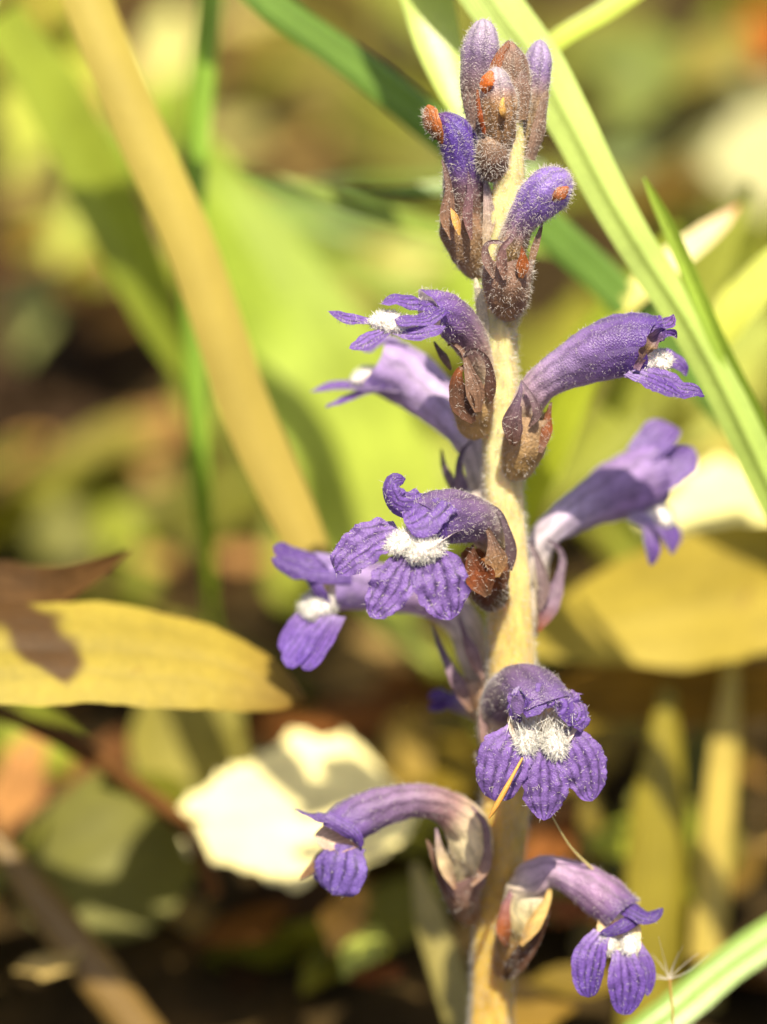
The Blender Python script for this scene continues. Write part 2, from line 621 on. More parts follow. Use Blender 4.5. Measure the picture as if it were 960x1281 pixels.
def mound(fl, blobs, seed, hair=10, count=420, droop=(0, 0, 0)):
    """white woolly folds in the throat"""
    for bi, (path, r) in enumerate(blobs):
        ctrl = [(x, y, w_ - 4, r * 0.72, r * 0.9) for x, y, w_ in path]
        sh = tube(ctrl, (0, 0.6, 1), [(0, srgb(196, 188, 190)), (1, srgb(206, 202, 200))], nseg=16, nring=16, tip=0.5, start=0.3, wrinkle=3, seed=seed + bi)
        o = mk('throat_fold', sh, MPALE, fl)
        hairs('wool', [sh], int(count * 2.4), hair * 0.72, 0.36, MW, fl, seed * 10 + bi, both=False, gland=0.0, tilt=0.4, droop=droop)


def calyx(fl, cup, dorsal, cols, teeth, seed, hcount=500, arc=None, notch=10, hlen=8):
    shs = []
    if cup:
        sh = tube(cup, dorsal, cols, nseg=22, nring=22, wrinkle=2.5, seed=seed, arc=arc, notch=notch, start=0.2)
        mk('calyx', sh, MCX, fl)
        shs.append(sh)
    for k, (pts, col) in enumerate(teeth):
        pts = [pts[0][:3] + (pts[0][3] * 0.25,)] + list(pts[1:])
        sh = petal(pts, 0, (0.0, 0.15, 1), col, cup=0.55, ripple=1.2, jag=0.1, seed=seed + k, nu=7, nv=18)
        mk('calyx_tooth', sh, MCX, fl)
        shs.append(sh)
    add_hairs(fl, shs, hcount, int(seed * 31) + 7, length=hlen)
    return shs


# --- F1 upper flower looking to the side, just below the buds
f = flower((600, 500, -40))
t1 = tube([(606, 520, -30, 12, 14), (604, 470, -15, 17, 18), (588, 425, 5, 22, 24), (562, 396, 22, 27, 30), (538, 390, 36, 24, 32)], (0.35, 1, 0.1),
          [(0, CREAM), (0.25, srgb(196, 178, 150)), (0.5, srgb(140, 112, 108)), (0.75, srgb(112, 86, 128)), (1, VIO)], hood=18, vent=-10, wrinkle=3, seed=2)
mk('corolla_tube', t1, MT, f)
ps = []
for args in (
    dict(ctrl=[(548, 380, 40), (520, 374, 62), (492, 372, 70), (478, 380, 78)], W=17, n=(-0.1, 0.75, 0.65), e=2.4, peak=0.4, base=0.9, cup=-0.35, ripple=6, seed=3),
    dict(ctrl=[(556, 386, 60), (535, 395, 78), (508, 400, 84), (494, 398, 84)], W=13, n=(0.1, 0.8, 0.55), e=2.4, peak=0.4, base=0.9, cup=-0.2, ripple=6, seed=8),
):
    ps.append(petal(cols=[(0, VIOD), (1, VIO)], **args))
    mk('upper_lip_lobe', ps[-1], MP, f)
for args in (
    dict(ctrl=[(476, 404, 60), (452, 402, 72), (430, 400, 78), (411, 389, 82)], W=15, n=(-0.1, 0.85, 0.6), e=1.5, seed=4, crease=3),
    dict(ctrl=[(488, 412, 75), (470, 424, 90), (452, 434, 98), (437, 436, 100)], W=16, n=(-0.2, 0.85, 0.7), e=1.8, seed=5, crease=3),
    dict(ctrl=[(492, 416, 80), (520, 420, 88), (542, 416, 90), (558, 408, 90)], W=13, n=(0.0, 0.75, 0.7), e=2.0, seed=6, crease=2, ripple=4),
):
    ps.append(petal(cols=[(0, LIL), (0.3, VIO), (1, VIO)], **args))
    mk('lower_lip_lobe', ps[-1], MP, f)
mound(f, [([(505, 402, 62), (480, 402, 74), (462, 404, 78)], 13), ([(520, 404, 68), (500, 408, 80), (482, 412, 84)], 11)], 2, hair=7)
add_hairs(f, [t1] + ps, 1700, 3)
calyx(f, [(600, 545, -36, 12, 16), (594, 525, -10, 17, 24), (590, 500, 5, 19, 27), (590, 482, 8, 19, 26)], (0, 0, 1),
      [(0, srgb(200, 172, 108)), (0.5, srgb(190, 158, 106)), (1, srgb(160, 128, 104))],
      [([(592, 528, 20, 14), (578, 505, 28, 15), (572, 482, 32, 10), (574, 466, 32, 5), (581, 457, 30, 1.5)], [(0, BRND), (0.6, BRND), (0.9, RUST), (1, BRND)]),
       ([(598, 515, 26, 15), (594, 490, 34, 12), (586, 462, 36, 6), (580, 442, 34, 3), (568, 430, 30, 2.2), (560, 432, 26, 1)], [(0, srgb(130, 98, 76)), (0.5, BRN), (1, BRND)]),
       ([(614, 505, 22, 4), (614, 485, 28, 7), (612, 460, 32, 4.5), (606, 446, 34, 3), (592, 438, 36, 2.4), (580, 446, 36, 1)], [(0, BRND), (1, srgb(70, 52, 58))]),
       ([(564, 462, -6, 7), (556, 448, -2, 5), (548, 436, 0, 3), (543, 427, 0, 1)], [(0, BRN), (1, srgb(90, 74, 84))])], 2.3, 700)
scar = petal([(552, 386, 54, 2), (560, 392, 48, 7), (568, 402, 40, 7), (578, 414, 32, 2)], 0, (0.4, 0.5, 0.8), RUST, cup=-0.3, ripple=3, seed=4, nu=7, nv=10)
mk('rust_scar', scar, MDR, f)

# --- F2 pale flower behind F1
f = flower((600, 610, -118))
t2 = tube([(598, 628, -119, 14, 18), (599, 590, -113, 18, 22), (590, 556, -115, 21, 24), (560, 515, -132, 28, 30), (520, 480, -152, 36, 38), (478, 455, -157, 36, 44)],
          (0.5, 1, 0.05), [(0, srgb(228, 218, 196)), (0.25, srgb(220, 206, 204)), (0.4, srgb(198, 182, 218)), (0.7, srgb(184, 162, 214)), (1, srgb(168, 144, 204))], hood=14, vent=10, wrinkle=3, seed=5)
mk('corolla_tube', t2, MT, f)
ps = []
for args in (
    dict(ctrl=[(505, 430, -153), (478, 430, -143), (455, 440, -139)], W=26, n=(-0.1, 1, 0.3), seed=9, base=0.9, ripple=4),
):
    ps.append(petal(cols=[(0, LIL), (1, VIO)], **args))
    mk('upper_lip_lobe', ps[-1], MP, f)
for args in (
    dict(ctrl=[(520, 498, -143), (480, 488, -139), (435, 486, -135), (388, 490, -133)], W=24, n=(-0.1, 1, 0.22), e=1.7, seed=10, crease=2, base=0.8),
    dict(ctrl=[(500, 496, -141), (468, 490, -128), (438, 500, -113), (408, 511, -103)], W=16, n=(-0.2, 1, 0.25), e=1.8, seed=11, crease=2),
    dict(ctrl=[(480, 488, -163), (460, 478, -183), (440, 474, -203)], W=16, n=(-0.2, 1, 0.3), e=1.9, seed=12, crease=2),
):
    ps.append(petal(cols=[(0, LILP), (0.4, LIL), (0.6, VIO), (1, VIO)], **args))
    mk('lower_lip_lobe', ps[-1], MP, f)
mound(f, [([(490, 480, -153), (464, 472, -145), (440, 476, -141)], 11), ([(486, 474, -173), (466, 468, -173), (446, 472, -169)], 10)], 3, hair=8)
add_hairs(f, [t2] + ps, 1200, 5, length=5)
calyx(f, [(606, 660, -103, 12, 16), (600, 636, -94, 20, 24), (597, 612, -93, 22, 26)], (0, 0, 1), [(0, AMBER), (0.5, srgb(190, 170, 150)), (1, srgb(190, 178, 176))],
      [([(588, 640, -80, 7), (578, 612, -79, 8), (574, 590, -81, 5), (578, 566, -83, 3), (590, 552, -83, 1)], [(0, GREYP), (1, srgb(100, 84, 100))]),
       ([(578, 628, -99, 6), (566, 606, -105, 6), (556, 585, -112, 4), (552, 562, -118, 1)], [(0, GREYP), (1, srgb(96, 84, 92))])], 4.2, 300)

# --- F3 side-on flower with the withered mouth
f = flower((648, 560, -30))
t3 = tube([(652, 560, -28, 14, 16), (656, 520, -10, 19, 20), (674, 484, 4, 20, 22), (705, 462, 10, 26, 27), (748, 440, 14, 37, 34), (784, 432, 16, 40, 38), (806, 432, 16, 37, 38)],
          (-0.45, 1, 0.12), [(0, srgb(206, 176, 116)), (0.2, srgb(200, 176, 140)), (0.33, srgb(164, 138, 160)), (0.5, srgb(150, 128, 174)), (0.75, srgb(116, 90, 156)), (1, VIOD)],
          hood=16, vent=0, wrinkle=4.5, seed=6, notch=7, nseg=40, nring=32)
mk('corolla_tube', t3, MT, f)
ps = []
for args in (
    dict(ctrl=[(790, 402, 22), (812, 404, 26), (830, 402, 30), (842, 392, 32)], W=17, n=(-0.2, 0.7, 0.7), seed=13, base=1.0, e=1.8, ripple=9, rs=9, jag=0.3, cup=-0.5),
    dict(ctrl=[(800, 418, 34), (818, 416, 44), (834, 420, 48), (846, 424, 46)], W=11, n=(-0.2, 0.5, 0.9), seed=14, base=0.9, e=1.6, ripple=10, rs=9, jag=0.4),
):
    ps.append(petal(cols=[(0, VIOD), (0.7, VIOD), (1, srgb(110, 70, 150))], **args))
    mk('upper_lip_lobe', ps[-1], MP, f)
rim = petal([(796, 462, 46), (806, 444, 52), (818, 424, 52), (830, 412, 48)], 9, (0.4, 0.2, 1), [(0, srgb(110, 80, 110)), (0.5, srgb(120, 96, 60)), (1, VIOD)], ripple=9, rs=10, jag=0.5, seed=15)
mk('withered_rim', rim, MCX, f)
for args in (
    dict(ctrl=[(786, 464, 40), (815, 474, 52), (848, 486, 58), (882, 494, 58)], W=19, n=(0.05, 0.75, 0.66), e=1.5, seed=16, crease=3, base=0.8, ripple=6, jag=0.2),
    dict(ctrl=[(790, 470, 30), (815, 480, 64), (840, 492, 84), (856, 498, 92)], W=15, n=(0.0, 0.7, 0.7), e=1.7, seed=17, crease=2, base=0.7, ripple=5, jag=0.2),
    dict(ctrl=[(800, 452, 0), (826, 448, -10), (846, 456, -16), (860, 470, -20)], W=14, n=(0.0, 0.6, 0.7), e=1.7, seed=18, crease=2, base=0.7, ripple=5, jag=0.2),
):
    ps.append(petal(cols=[(0, LIL), (0.35, VIO), (1, VIOD)], **args))
    mk('lower_lip_lobe', ps[-1], MP, f)
mound(f, [([(800, 456, 34), (822, 454, 38), (838, 460, 38)], 11), ([(802, 450, 10), (824, 448, 12), (842, 454, 10)], 11)], 4, hair=9, count=260)
add_hairs(f, [t3] + ps, 2600, 7, length=5, radius=0.42)
calyx(f, [(642, 600, -30, 12, 15), (650, 574, -14, 20, 24), (658, 548, -4, 23, 28), (664, 520, 2, 22, 27)], (0, 0, 1),
      [(0, srgb(200, 168, 98)), (0.4, srgb(182, 148, 98)), (1, srgb(166, 138, 114))],
      [([(640, 556, 22, 8), (638, 530, 28, 10), (645, 508, 30, 6), (651, 490, 30, 3), (652, 478, 28, 1)], [(0, BRND), (0.5, srgb(96, 74, 84)), (1, srgb(110, 90, 120))]),
       ([(644, 558, 26, 7), (648, 540, 30, 6), (650, 522, 30, 3), (652, 508, 30, 1.4)], [(0, BRND), (1, srgb(96, 76, 88))]),
       ([(662, 534, 28, 6), (671, 520, 32, 5), (668, 502, 32, 4), (660, 488, 30, 2.6), (652, 476, 28, 1)], [(0, srgb(96, 74, 70)), (1, srgb(110, 90, 110))]),
       ([(676, 566, 14, 10), (684, 540, 16, 7), (686, 520, 14, 4), (690, 503, 12, 1.2)], [(0, BRN), (0.5, RUST), (1, BRND)])], 5.1, 700)

# --- F4 blurred flower on the far side
f = flower((665, 760, -155))
t4 = tube([(664, 740, -150, 16, 18), (670, 700, -143, 20, 22), (684, 668, -139, 19, 22), (712, 645, -158, 23, 25), (756, 620, -190, 33, 33), (800, 600, -223, 42, 40), (822, 592, -231, 42, 42)],
          (-0.45, 1, 0.1), [(0, CREAM), (0.22, srgb(206, 196, 206)), (0.4, srgb(192, 176, 212)), (0.65, srgb(156, 130, 184)), (1, srgb(130, 104, 172))], hood=16, vent=-6, wrinkle=4, seed=7, notch=5)
mk('corolla_tube', t4, MT, f)
ps = []
for args in (
    dict(ctrl=[(798, 575, -207), (815, 558, -205), (834, 540, -207), (842, 532, -211)], W=26, n=(-0.3, 0.5, 0.8), seed=19, base=0.8, e=2.6, ripple=3),
    dict(ctrl=[(822, 600, -207), (842, 586, -201), (858, 572, -203), (868, 560, -207)], W=24, n=(0.1, 0.4, 0.9), seed=20, base=1.0, e=1.6, ripple=3),
):
    ps.append(petal(cols=[(0, LIL), (0.5, srgb(124, 100, 170)), (1, VIO)], **args))
    mk('upper_lip_lobe', ps[-1], MP, f)
for args in (
    dict(ctrl=[(790, 645, -201), (816, 652, -201), (832, 668, -197), (842, 694, -197)], W=18, n=(0.7, 0.5, 0.6), e=1.9, seed=21, crease=2, base=0.8),
    dict(ctrl=[(786, 645, -189), (808, 656, -189), (814, 680, -185), (816, 708, -187)], W=14, n=(0.6, 0.4, 0.8), e=1.9, seed=22, crease=2, base=0.8),
    dict(ctrl=[(800, 640, -221), (826, 646, -231), (842, 664, -235), (848, 684, -235)], W=14, n=(0.7, 0.5, 0.6), e=1.9, seed=23, crease=2, base=0.8),
):
    ps.append(petal(cols=[(0, LILP), (0.4, LIL), (0.65, VIO), (1, VIOD)], **args))
    mk('lower_lip_lobe', ps[-1], MP, f)
mound(f, [([(800, 640, -207), (824, 646, -205), (838, 660, -203)], 13), ([(800, 636, -227), (826, 640, -231), (842, 654, -229)], 12)], 5, hair=8, count=260)
add_hairs(f, [t4] + ps, 1200, 9, length=5)
calyx(f, [(650, 800, -137, 14, 16), (660, 770, -129, 22, 24), (670, 735, -123, 25, 30)], (0, 0, 1), [(0, srgb(190, 156, 90)), (0.5, srgb(196, 176, 140)), (1, srgb(196, 184, 170))],
      [([(676, 762, -97, 10), (680, 735, -91, 8), (673, 700, -89, 4.5), (662, 682, -93, 3), (648, 677, -99, 1)], [(0, srgb(130, 110, 110)), (1, srgb(104, 90, 104))]),
       ([(674, 790, -105, 7), (688, 758, -103, 12), (700, 722, -108, 6), (704, 698, -114, 4), (696, 682, -113, 3), (684, 675, -111, 1)], [(0, RUST), (0.3, GREYP), (1, srgb(84, 68, 84))])], 6.6, 400)

# --- F5 flower facing the camera with woolly throat
f = flower((622, 690, -70))
t5 = tube([(622, 712, -70, 13, 14), (618, 680, -40, 20, 21), (604, 656, -10, 25, 28), (580, 646, 20, 32, 33), (555, 648, 42, 35, 37), (532, 654, 56, 33, 40)],
          (0.15, 1, 0.1), [(0, CREAM), (0.28, srgb(206, 186, 140)), (0.45, srgb(146, 126, 126)), (0.65, srgb(116, 92, 128)), (1, srgb(104, 78, 150))], hood=14, vent=-16, wrinkle=2.5, seed=8, nseg=36, nring=32,
          dcol=(srgb(104, 82, 118), 0.5))
mk('corolla_tube', t5, MT, f)
ps = []
for args in (
    dict(ctrl=[(530, 628, 66), (510, 632, 82), (496, 628, 86), (489, 612, 84), (493, 602, 78), (508, 599, 74)], W=17, n=(-0.4, -0.1, 1), seed=24, base=1.1, e=1.9, peak=0.25, ripple=5, cup=-0.2, curl=-0.2),
    dict(ctrl=[(552, 626, 74), (546, 642, 88), (548, 658, 92), (557, 676, 84)], W=13, n=(-0.25, 0.2, 1), seed=25, base=1.0, e=2.0, peak=0.3, ripple=4, cup=-0.15),
):
    ps.append(petal(cols=[(0, srgb(104, 78, 150)), (0.4, VIO), (1, VIOD)], **args))
    mk('upper_lip_lobe', ps[-1], MP, f)
lip = petal([(548, 622, 70), (532, 636, 86), (520, 648, 94), (506, 654, 96)], 32, (-0.4, 0.35, 0.9), [(0, srgb(104, 78, 150)), (1, VIO)], seed=61, base=1.0, peak=0.4, e=2.8, ripple=4, cup=-0.2)
mk('upper_lip_lobe', lip, MP, f)
ps.append(lip)
for args in (
    dict(ctrl=[(500, 664, 62), (472, 672, 80), (444, 692, 86), (419, 716, 82)], W=30, n=(-0.15, 0.45, 0.85), e=2.0, seed=26, crease=5, rs=9, base=0.55, ripple=6, jag=0.14, cup=0.1, peak=0.45),
    dict(ctrl=[(512, 696, 84), (500, 716, 100), (486, 742, 104), (464, 772, 98)], W=29, n=(-0.1, 0.35, 0.9), e=1.75, seed=27, crease=5, rs=9, base=0.5, ripple=6, jag=0.14, cup=0.1, peak=0.45),
    dict(ctrl=[(540, 684, 74), (548, 706, 98), (554, 738, 104), (564, 775, 96)], W=35, n=(0.05, 0.3, 0.95), e=1.75, seed=28, crease=5, rs=9, base=0.45, ripple=6, jag=0.14, cup=0.1, peak=0.5),
):
    ps.append(petal(cols=[(0, srgb(150, 126, 196)), (0.2, srgb(118, 90, 164)), (0.8, srgb(120, 92, 166)), (1, VIO)], nu=21, nv=30, **args))
    mk('lower_lip_lobe', ps[-1], MP, f)
pal = petal([(566, 664, 48), (550, 670, 66), (530, 682, 84), (512, 696, 92)], 24, (-0.3, 0.85, 0.6), [(0, srgb(220, 206, 200)), (1, srgb(222, 214, 222))], base=0.9, e=2.6, cup=0.3, seed=29)
mk('palate', pal, MT, f)
mound(f, [([(534, 668, 72), (505, 678, 92), (484, 688, 98)], 15), ([(552, 676, 78), (530, 688, 100), (514, 702, 108)], 16)], 6, hair=11, count=620)
add_hairs(f, [t5], 2000, 13, length=6, gland=0.5)
add_hairs(f, ps, 650, 14, length=9, radius=0.6)
calyx(f, [(622, 758, -60, 13, 16), (612, 735, -28, 22, 26), (608, 710, -10, 25, 30), (606, 692, -2, 24, 30)], (0, 0, 1),
      [(0, srgb(120, 88, 60)), (0.3, BRND), (0.7, srgb(120, 62, 30)), (1, srgb(150, 100, 60))],
      [([(610, 745, 14, 17), (600, 722, 22, 19), (592, 702, 26, 10), (591, 688, 26, 4), (592, 681, 26, 1.2)], [(0, srgb(96, 70, 52)), (0.4, srgb(116, 60, 28)), (1, BRND)]),
       ([(622, 722, 18, 12), (620, 700, 26, 14), (616, 678, 30, 6), (610, 663, 30, 3), (598, 657, 28, 2), (588, 662, 24, 1)], [(0, srgb(170, 130, 84)), (0.5, BRN), (1, BRND)]),
       ([(640, 714, 2, 4), (640, 690, 8, 7), (634, 662, 12, 4.5), (624, 640, 12, 3), (612, 630, 8, 1)], [(0, srgb(90, 70, 74)), (1, srgb(90, 76, 90))])], 7.4, 800)

# --- F6 flower behind F5 on the same side
f = flower((596, 850, -158))
t6 = tube([(598, 850, -158, 14, 18), (592, 815, -152, 20, 23), (580, 782, -148, 22, 25), (548, 752, -146, 24, 26), (500, 738, -142, 28, 30), (450, 730, -136, 31, 34), (415, 728, -130, 34, 38)],
          (0.15, 1, 0.1), [(0, srgb(226, 214, 196)), (0.3, srgb(222, 212, 206)), (0.42, srgb(150, 128, 160)), (0.7, srgb(150, 126, 180)), (1, LIL)], hood=26, vent=-4, wrinkle=4, seed=9)
mk('corolla_tube', t6, MT, f)
ps = []
for args in (
    dict(ctrl=[(440, 704, -123), (405, 700, -112), (370, 694, -108), (342, 684, -108)], W=20, n=(-0.1, 0.7, 0.7), seed=31, base=1.0, e=2.2, ripple=6, cup=-0.4),
    dict(ctrl=[(440, 716, -100), (405, 716, -90), (370, 710, -88), (340, 698, -90)], W=13, n=(-0.1, 0.6, 0.8), seed=32, base=1.0, e=2.0, ripple=5, cup=-0.5),
    dict(ctrl=[(372, 704, -98), (388, 722, -90), (402, 744, -90), (414, 764, -98)], W=8, n=(-0.5, 0.4, 0.8), seed=33, base=1.0, e=1.8, ripple=3, cup=-0.3),
):
    ps.append(petal(cols=[(0, srgb(110, 84, 160)), (1, VIOD)], **args))
    mk('upper_lip_lobe', ps[-1], MP, f)
for args in (
    dict(ctrl=[(412, 768, -104), (395, 784, -90), (380, 806, -84), (358, 834, -84)], W=19, n=(-0.3, 0.5, 0.8), e=2.2, seed=34, crease=3, base=0.8),
    dict(ctrl=[(420, 770, -94), (408, 790, -78), (394, 812, -72), (380, 838, -74)], W=19, n=(-0.2, 0.4, 0.9), e=2.2, seed=35, crease=3, base=0.8),
    dict(ctrl=[(398, 764, -118), (382, 776, -108), (368, 794, -104), (352, 816, -106)], W=16, n=(-0.3, 0.5, 0.8), e=2.2, seed=36, crease=3, base=0.8),
):
    ps.append(petal(cols=[(0, LIL), (0.3, VIO), (1, srgb(118, 88, 186))], **args))
    mk('lower_lip_lobe', ps[-1], MP, f)
mound(f, [([(418, 752, -112), (398, 760, -94), (386, 774, -90)], 13), ([(408, 748, -126), (390, 754, -114), (376, 766, -110)], 12)], 7, hair=10, count=420)
add_hairs(f, [t6] + ps, 1300, 15, length=5)
calyx(f, [(612, 900, -158, 14, 18), (604, 872, -140, 22, 26), (596, 846, -132, 25, 30)], (0, 0, 1), [(0, srgb(170, 126, 70)), (0.6, srgb(176, 140, 110)), (1, srgb(180, 156, 140))],
      [([(590, 890, -116, 8), (576, 862, -108, 9), (562, 835, -106, 6), (550, 808, -108, 4), (540, 780, -112, 1)], [(0, srgb(140, 110, 90)), (0.5, GREYP), (1, srgb(84, 70, 76))]),
       ([(604, 850, -100, 10), (592, 820, -98, 9), (582, 795, -102, 4), (574, 772, -108, 1.5)], [(0, srgb(156, 126, 120)), (1, srgb(120, 96, 116))])], 8.8, 400)

# --- F7 lowest flower that faces the camera
f = flower((632, 930, -125))
t7 = tube([(626, 950, -130, 16, 18), (624, 910, -95, 25, 28), (636, 872, -55, 30, 33), (656, 862, -18, 33, 36), (672, 876, 8, 30, 40), (682, 890, 20, 28, 44)],
          (-0.1, 1, 0.35), [(0, srgb(190, 160, 120)), (0.2, srgb(238, 222, 180)), (0.38, srgb(226, 208, 176)), (0.48, srgb(112, 94, 116)), (0.7, srgb(98, 78, 106)), (1, srgb(104, 80, 140))], hood=6, vent=-6, wrinkle=3, seed=10, nseg=40, nring=32)
mk('corolla_tube', t7, MT, f)
ps = []
for args in (
    dict(ctrl=[(664, 852, 16), (664, 864, 34), (662, 874, 40), (656, 872, 46)], W=26, n=(-0.1, 0.6, 0.8), seed=37, base=1.0, e=3, ripple=10, rs=10, cup=-0.2, jag=0.3, peak=0.4),
    dict(ctrl=[(698, 862, 14), (704, 876, 32), (706, 888, 36), (700, 892, 44)], W=27, n=(0.2, 0.5, 0.85), seed=38, base=1.0, e=3, ripple=12, rs=10, cup=-0.2, jag=0.3, peak=0.4),
    dict(ctrl=[(718, 878, 22), (726, 890, 32), (722, 900, 36), (714, 896, 42)], W=14, n=(0.3, 0.4, 0.9), seed=39, base=1.0, e=2.4, ripple=8, rs=10, cup=-0.3, jag=0.3, peak=0.4),
    dict(ctrl=[(648, 862, 20), (644, 876, 30), (644, 892, 32), (650, 906, 28)], W=10, n=(-0.4, 0.3, 0.9), seed=40, base=1.0, e=2.0, ripple=6, rs=10, cup=-0.2, jag=0.3, peak=0.4),
):
    ps.append(petal(cols=[(0, srgb(112, 86, 140)), (0.5, VIO), (1, VIOD)], **args))
    mk('upper_lip_lobe', ps[-1], MP, f)
pal = petal([(676, 872, -28), (678, 892, -4), (678, 916, 16), (678, 942, 30)], 42, (0, 0.6, 0.8), [(0, srgb(206, 176, 120)), (0.5, srgb(220, 200, 160)), (1, srgb(214, 200, 210))], base=0.8, e=2.6, cup=0.3, seed=41)
mk('palate', pal, MT, f)
for args in (
    dict(ctrl=[(650, 912, 22), (636, 936, 40), (626, 966, 42), (618, 1002, 34)], W=33, n=(-0.15, 0.3, 0.95), e=2.3, seed=42, crease=5, rs=9, base=0.5, ripple=4, cup=0.0, peak=0.4, jag=0.12),
    dict(ctrl=[(682, 934, 30), (682, 958, 44), (682, 990, 46), (681, 1026, 38)], W=29, n=(0.0, 0.3, 0.95), e=1.75, seed=43, crease=5, rs=9, base=0.5, ripple=4, cup=0.0, peak=0.5, jag=0.12),
    dict(ctrl=[(704, 914, 24), (722, 934, 34), (733, 964, 34), (740, 1002, 24)], W=30, n=(0.15, 0.3, 0.95), e=1.8, seed=44, crease=4, rs=9, base=0.5, ripple=4, cup=0.0, peak=0.45, jag=0.12),
):
    ps.append(petal(cols=[(0, srgb(150, 126, 190)), (0.2, srgb(118, 88, 166)), (0.8, srgb(118, 90, 164)), (1, VIO)], nu=21, nv=30, **args))
    mk('lower_lip_lobe', ps[-1], MP, f)
mound(f, [([(664, 908, 16), (658, 928, 36), (656, 946, 46)], 14), ([(694, 912, 16), (696, 932, 36), (698, 950, 46)], 15)], 8, hair=13, count=620, droop=(0, -0.5, 0.2))
# long straight throat hairs
LH = petal([(676, 882, 6), (678, 900, 20)], 40, (0, 0.5, 0.85), WHT, base=1, peak=0.5, e=3)
hairs('throat_hair', [LH], 170, 42, 0.45, MW, f, 77, gland=0, tilt=0.35, droop=(0, -1.6, 0.2))
add_hairs(f, [t7], 1500, 17, length=6)
add_hairs(f, ps, 750, 18, length=8, radius=0.6)
calyx(f, [(634, 1000, -126, 14, 16), (626, 972, -100, 21, 23), (620, 940, -82, 23, 27)], (0, 0, 1), [(0, srgb(180, 140, 80)), (0.5, srgb(150, 124, 110)), (1, srgb(136, 112, 116))],
      [([(612, 945, -64, 8), (606, 915, -60, 6), (605, 885, -60, 4), (616, 862, -60, 4), (630, 850, -64, 1)], [(0, srgb(140, 112, 100)), (1, srgb(130, 110, 126))]),
       ([(634, 940, -40, 8), (646, 920, -30, 8), (656, 904, -26, 3), (662, 896, -24, 1)], [(0, BRN), (1, BRND)])], 9.9, 400)

# --- F8 arching flower on the lower spike
f = flower((596, 1100, -140))
t8 = tube([(584, 1096, -120, 20, 22), (588, 1065, -105, 28, 28), (582, 1030, -92, 27, 28), (556, 1008, -82, 21, 24), (516, 1002, -72, 21, 23), (474, 1010, -62, 25, 27), (444, 1024, -54, 27, 30), (428, 1036, -50, 25, 30)],
          (0.2, 1, 0.12), [(0, srgb(240, 226, 184)), (0.28, srgb(238, 222, 180)), (0.42, srgb(158, 124, 124)), (0.6, srgb(130, 106, 136)), (0.85, srgb(122, 98, 146)), (1, VIO)], hood=14, vent=-8, wrinkle=3.5, seed=11, nseg=40)
mk('corolla_tube', t8, MT, f)
ps = []
for args in (
    dict(ctrl=[(448, 1016, -36), (424, 1022, -28), (396, 1020, -26), (368, 1014, -28)], W=10, n=(-0.1, 0.8, 0.6), seed=45, base=1.0, e=1.4, ripple=4, cup=-0.5, peak=0.2, jag=0.3),
    dict(ctrl=[(408, 1022, -24), (426, 1032, -18), (442, 1044, -16), (452, 1062, -20)], W=10, n=(-0.5, 0.5, 0.8), seed=46, base=1.0, e=2, ripple=3, cup=-0.5, peak=0.4),
):
    ps.append(petal(cols=[(0, srgb(116, 90, 160)), (1, VIOD)], **args))
    mk('upper_lip_lobe', ps[-1], MP, f)
pal = petal([(450, 1044, -44), (430, 1048, -40), (412, 1052, -38), (404, 1062, -36)], 22, (-0.5, 0.4, 0.8), [(0, srgb(190, 150, 120)), (1, srgb(200, 176, 160))], base=0.9, e=2.4, seed=47)
mk('palate', pal, MT, f)
for args in (
    dict(ctrl=[(432, 1056, -30), (426, 1074, -16), (422, 1096, -14), (416, 1120, -22)], W=34, n=(-0.25, 0.25, 0.95), e=2.8, seed=48, crease=5, rs=9, base=0.75, ripple=3, cup=-0.25, peak=0.4),
    dict(ctrl=[(414, 1058, -50), (402, 1074, -56), (390, 1088, -58), (375, 1100, -58)], W=9, n=(-0.6, 0.5, 0.6), e=1.8, seed=49, base=0.8, ripple=2),
    dict(ctrl=[(440, 1052, -60), (420, 1072, -64), (404, 1090, -66), (392, 1098, -66)], W=18, n=(-0.3, 0.4, 0.9), e=2.2, seed=50, base=0.8, ripple=2),
):
    brown = args['seed'] == 49
    ps.append(petal(cols=[(0, BRN), (1, srgb(130, 96, 60))] if brown else [(0, srgb(104, 80, 150)), (1, srgb(120, 96, 186))], **args))
    mk('lower_lip_lobe', ps[-1], MP, f)
add_hairs(f, [t8] + ps, 1600, 19, length=6)
calyx(f, [(590, 1152, -150, 11, 13), (580, 1128, -115, 16, 20), (577, 1106, -98, 18, 28), (578, 1092, -92, 18, 32)], (0, 0, 1), [(0, srgb(150, 110, 60)), (0.5, srgb(150, 116, 90)), (1, srgb(140, 110, 110))],
      [([(590, 1108, -70, 8), (606, 1086, -66, 7), (610, 1060, -66, 5), (606, 1030, -68, 4), (590, 1008, -70, 1.2)], [(0, srgb(150, 120, 100)), (1, srgb(130, 104, 116))]),
       ([(570, 1112, -74, 9), (558, 1085, -68, 8), (550, 1060, -66, 5), (546, 1036, -66, 1.5)], [(0, srgb(150, 116, 96)), (0.5, srgb(196, 176, 140)), (1, GREYP)]),
       ([(592, 1146, -120, 5), (574, 1122, -96, 10), (556, 1096, -86, 9), (540, 1062, -84, 4), (534, 1050, -84, 1)], [(0, BRND), (0.6, BRND), (1, BRN)])], 11.1, 500)

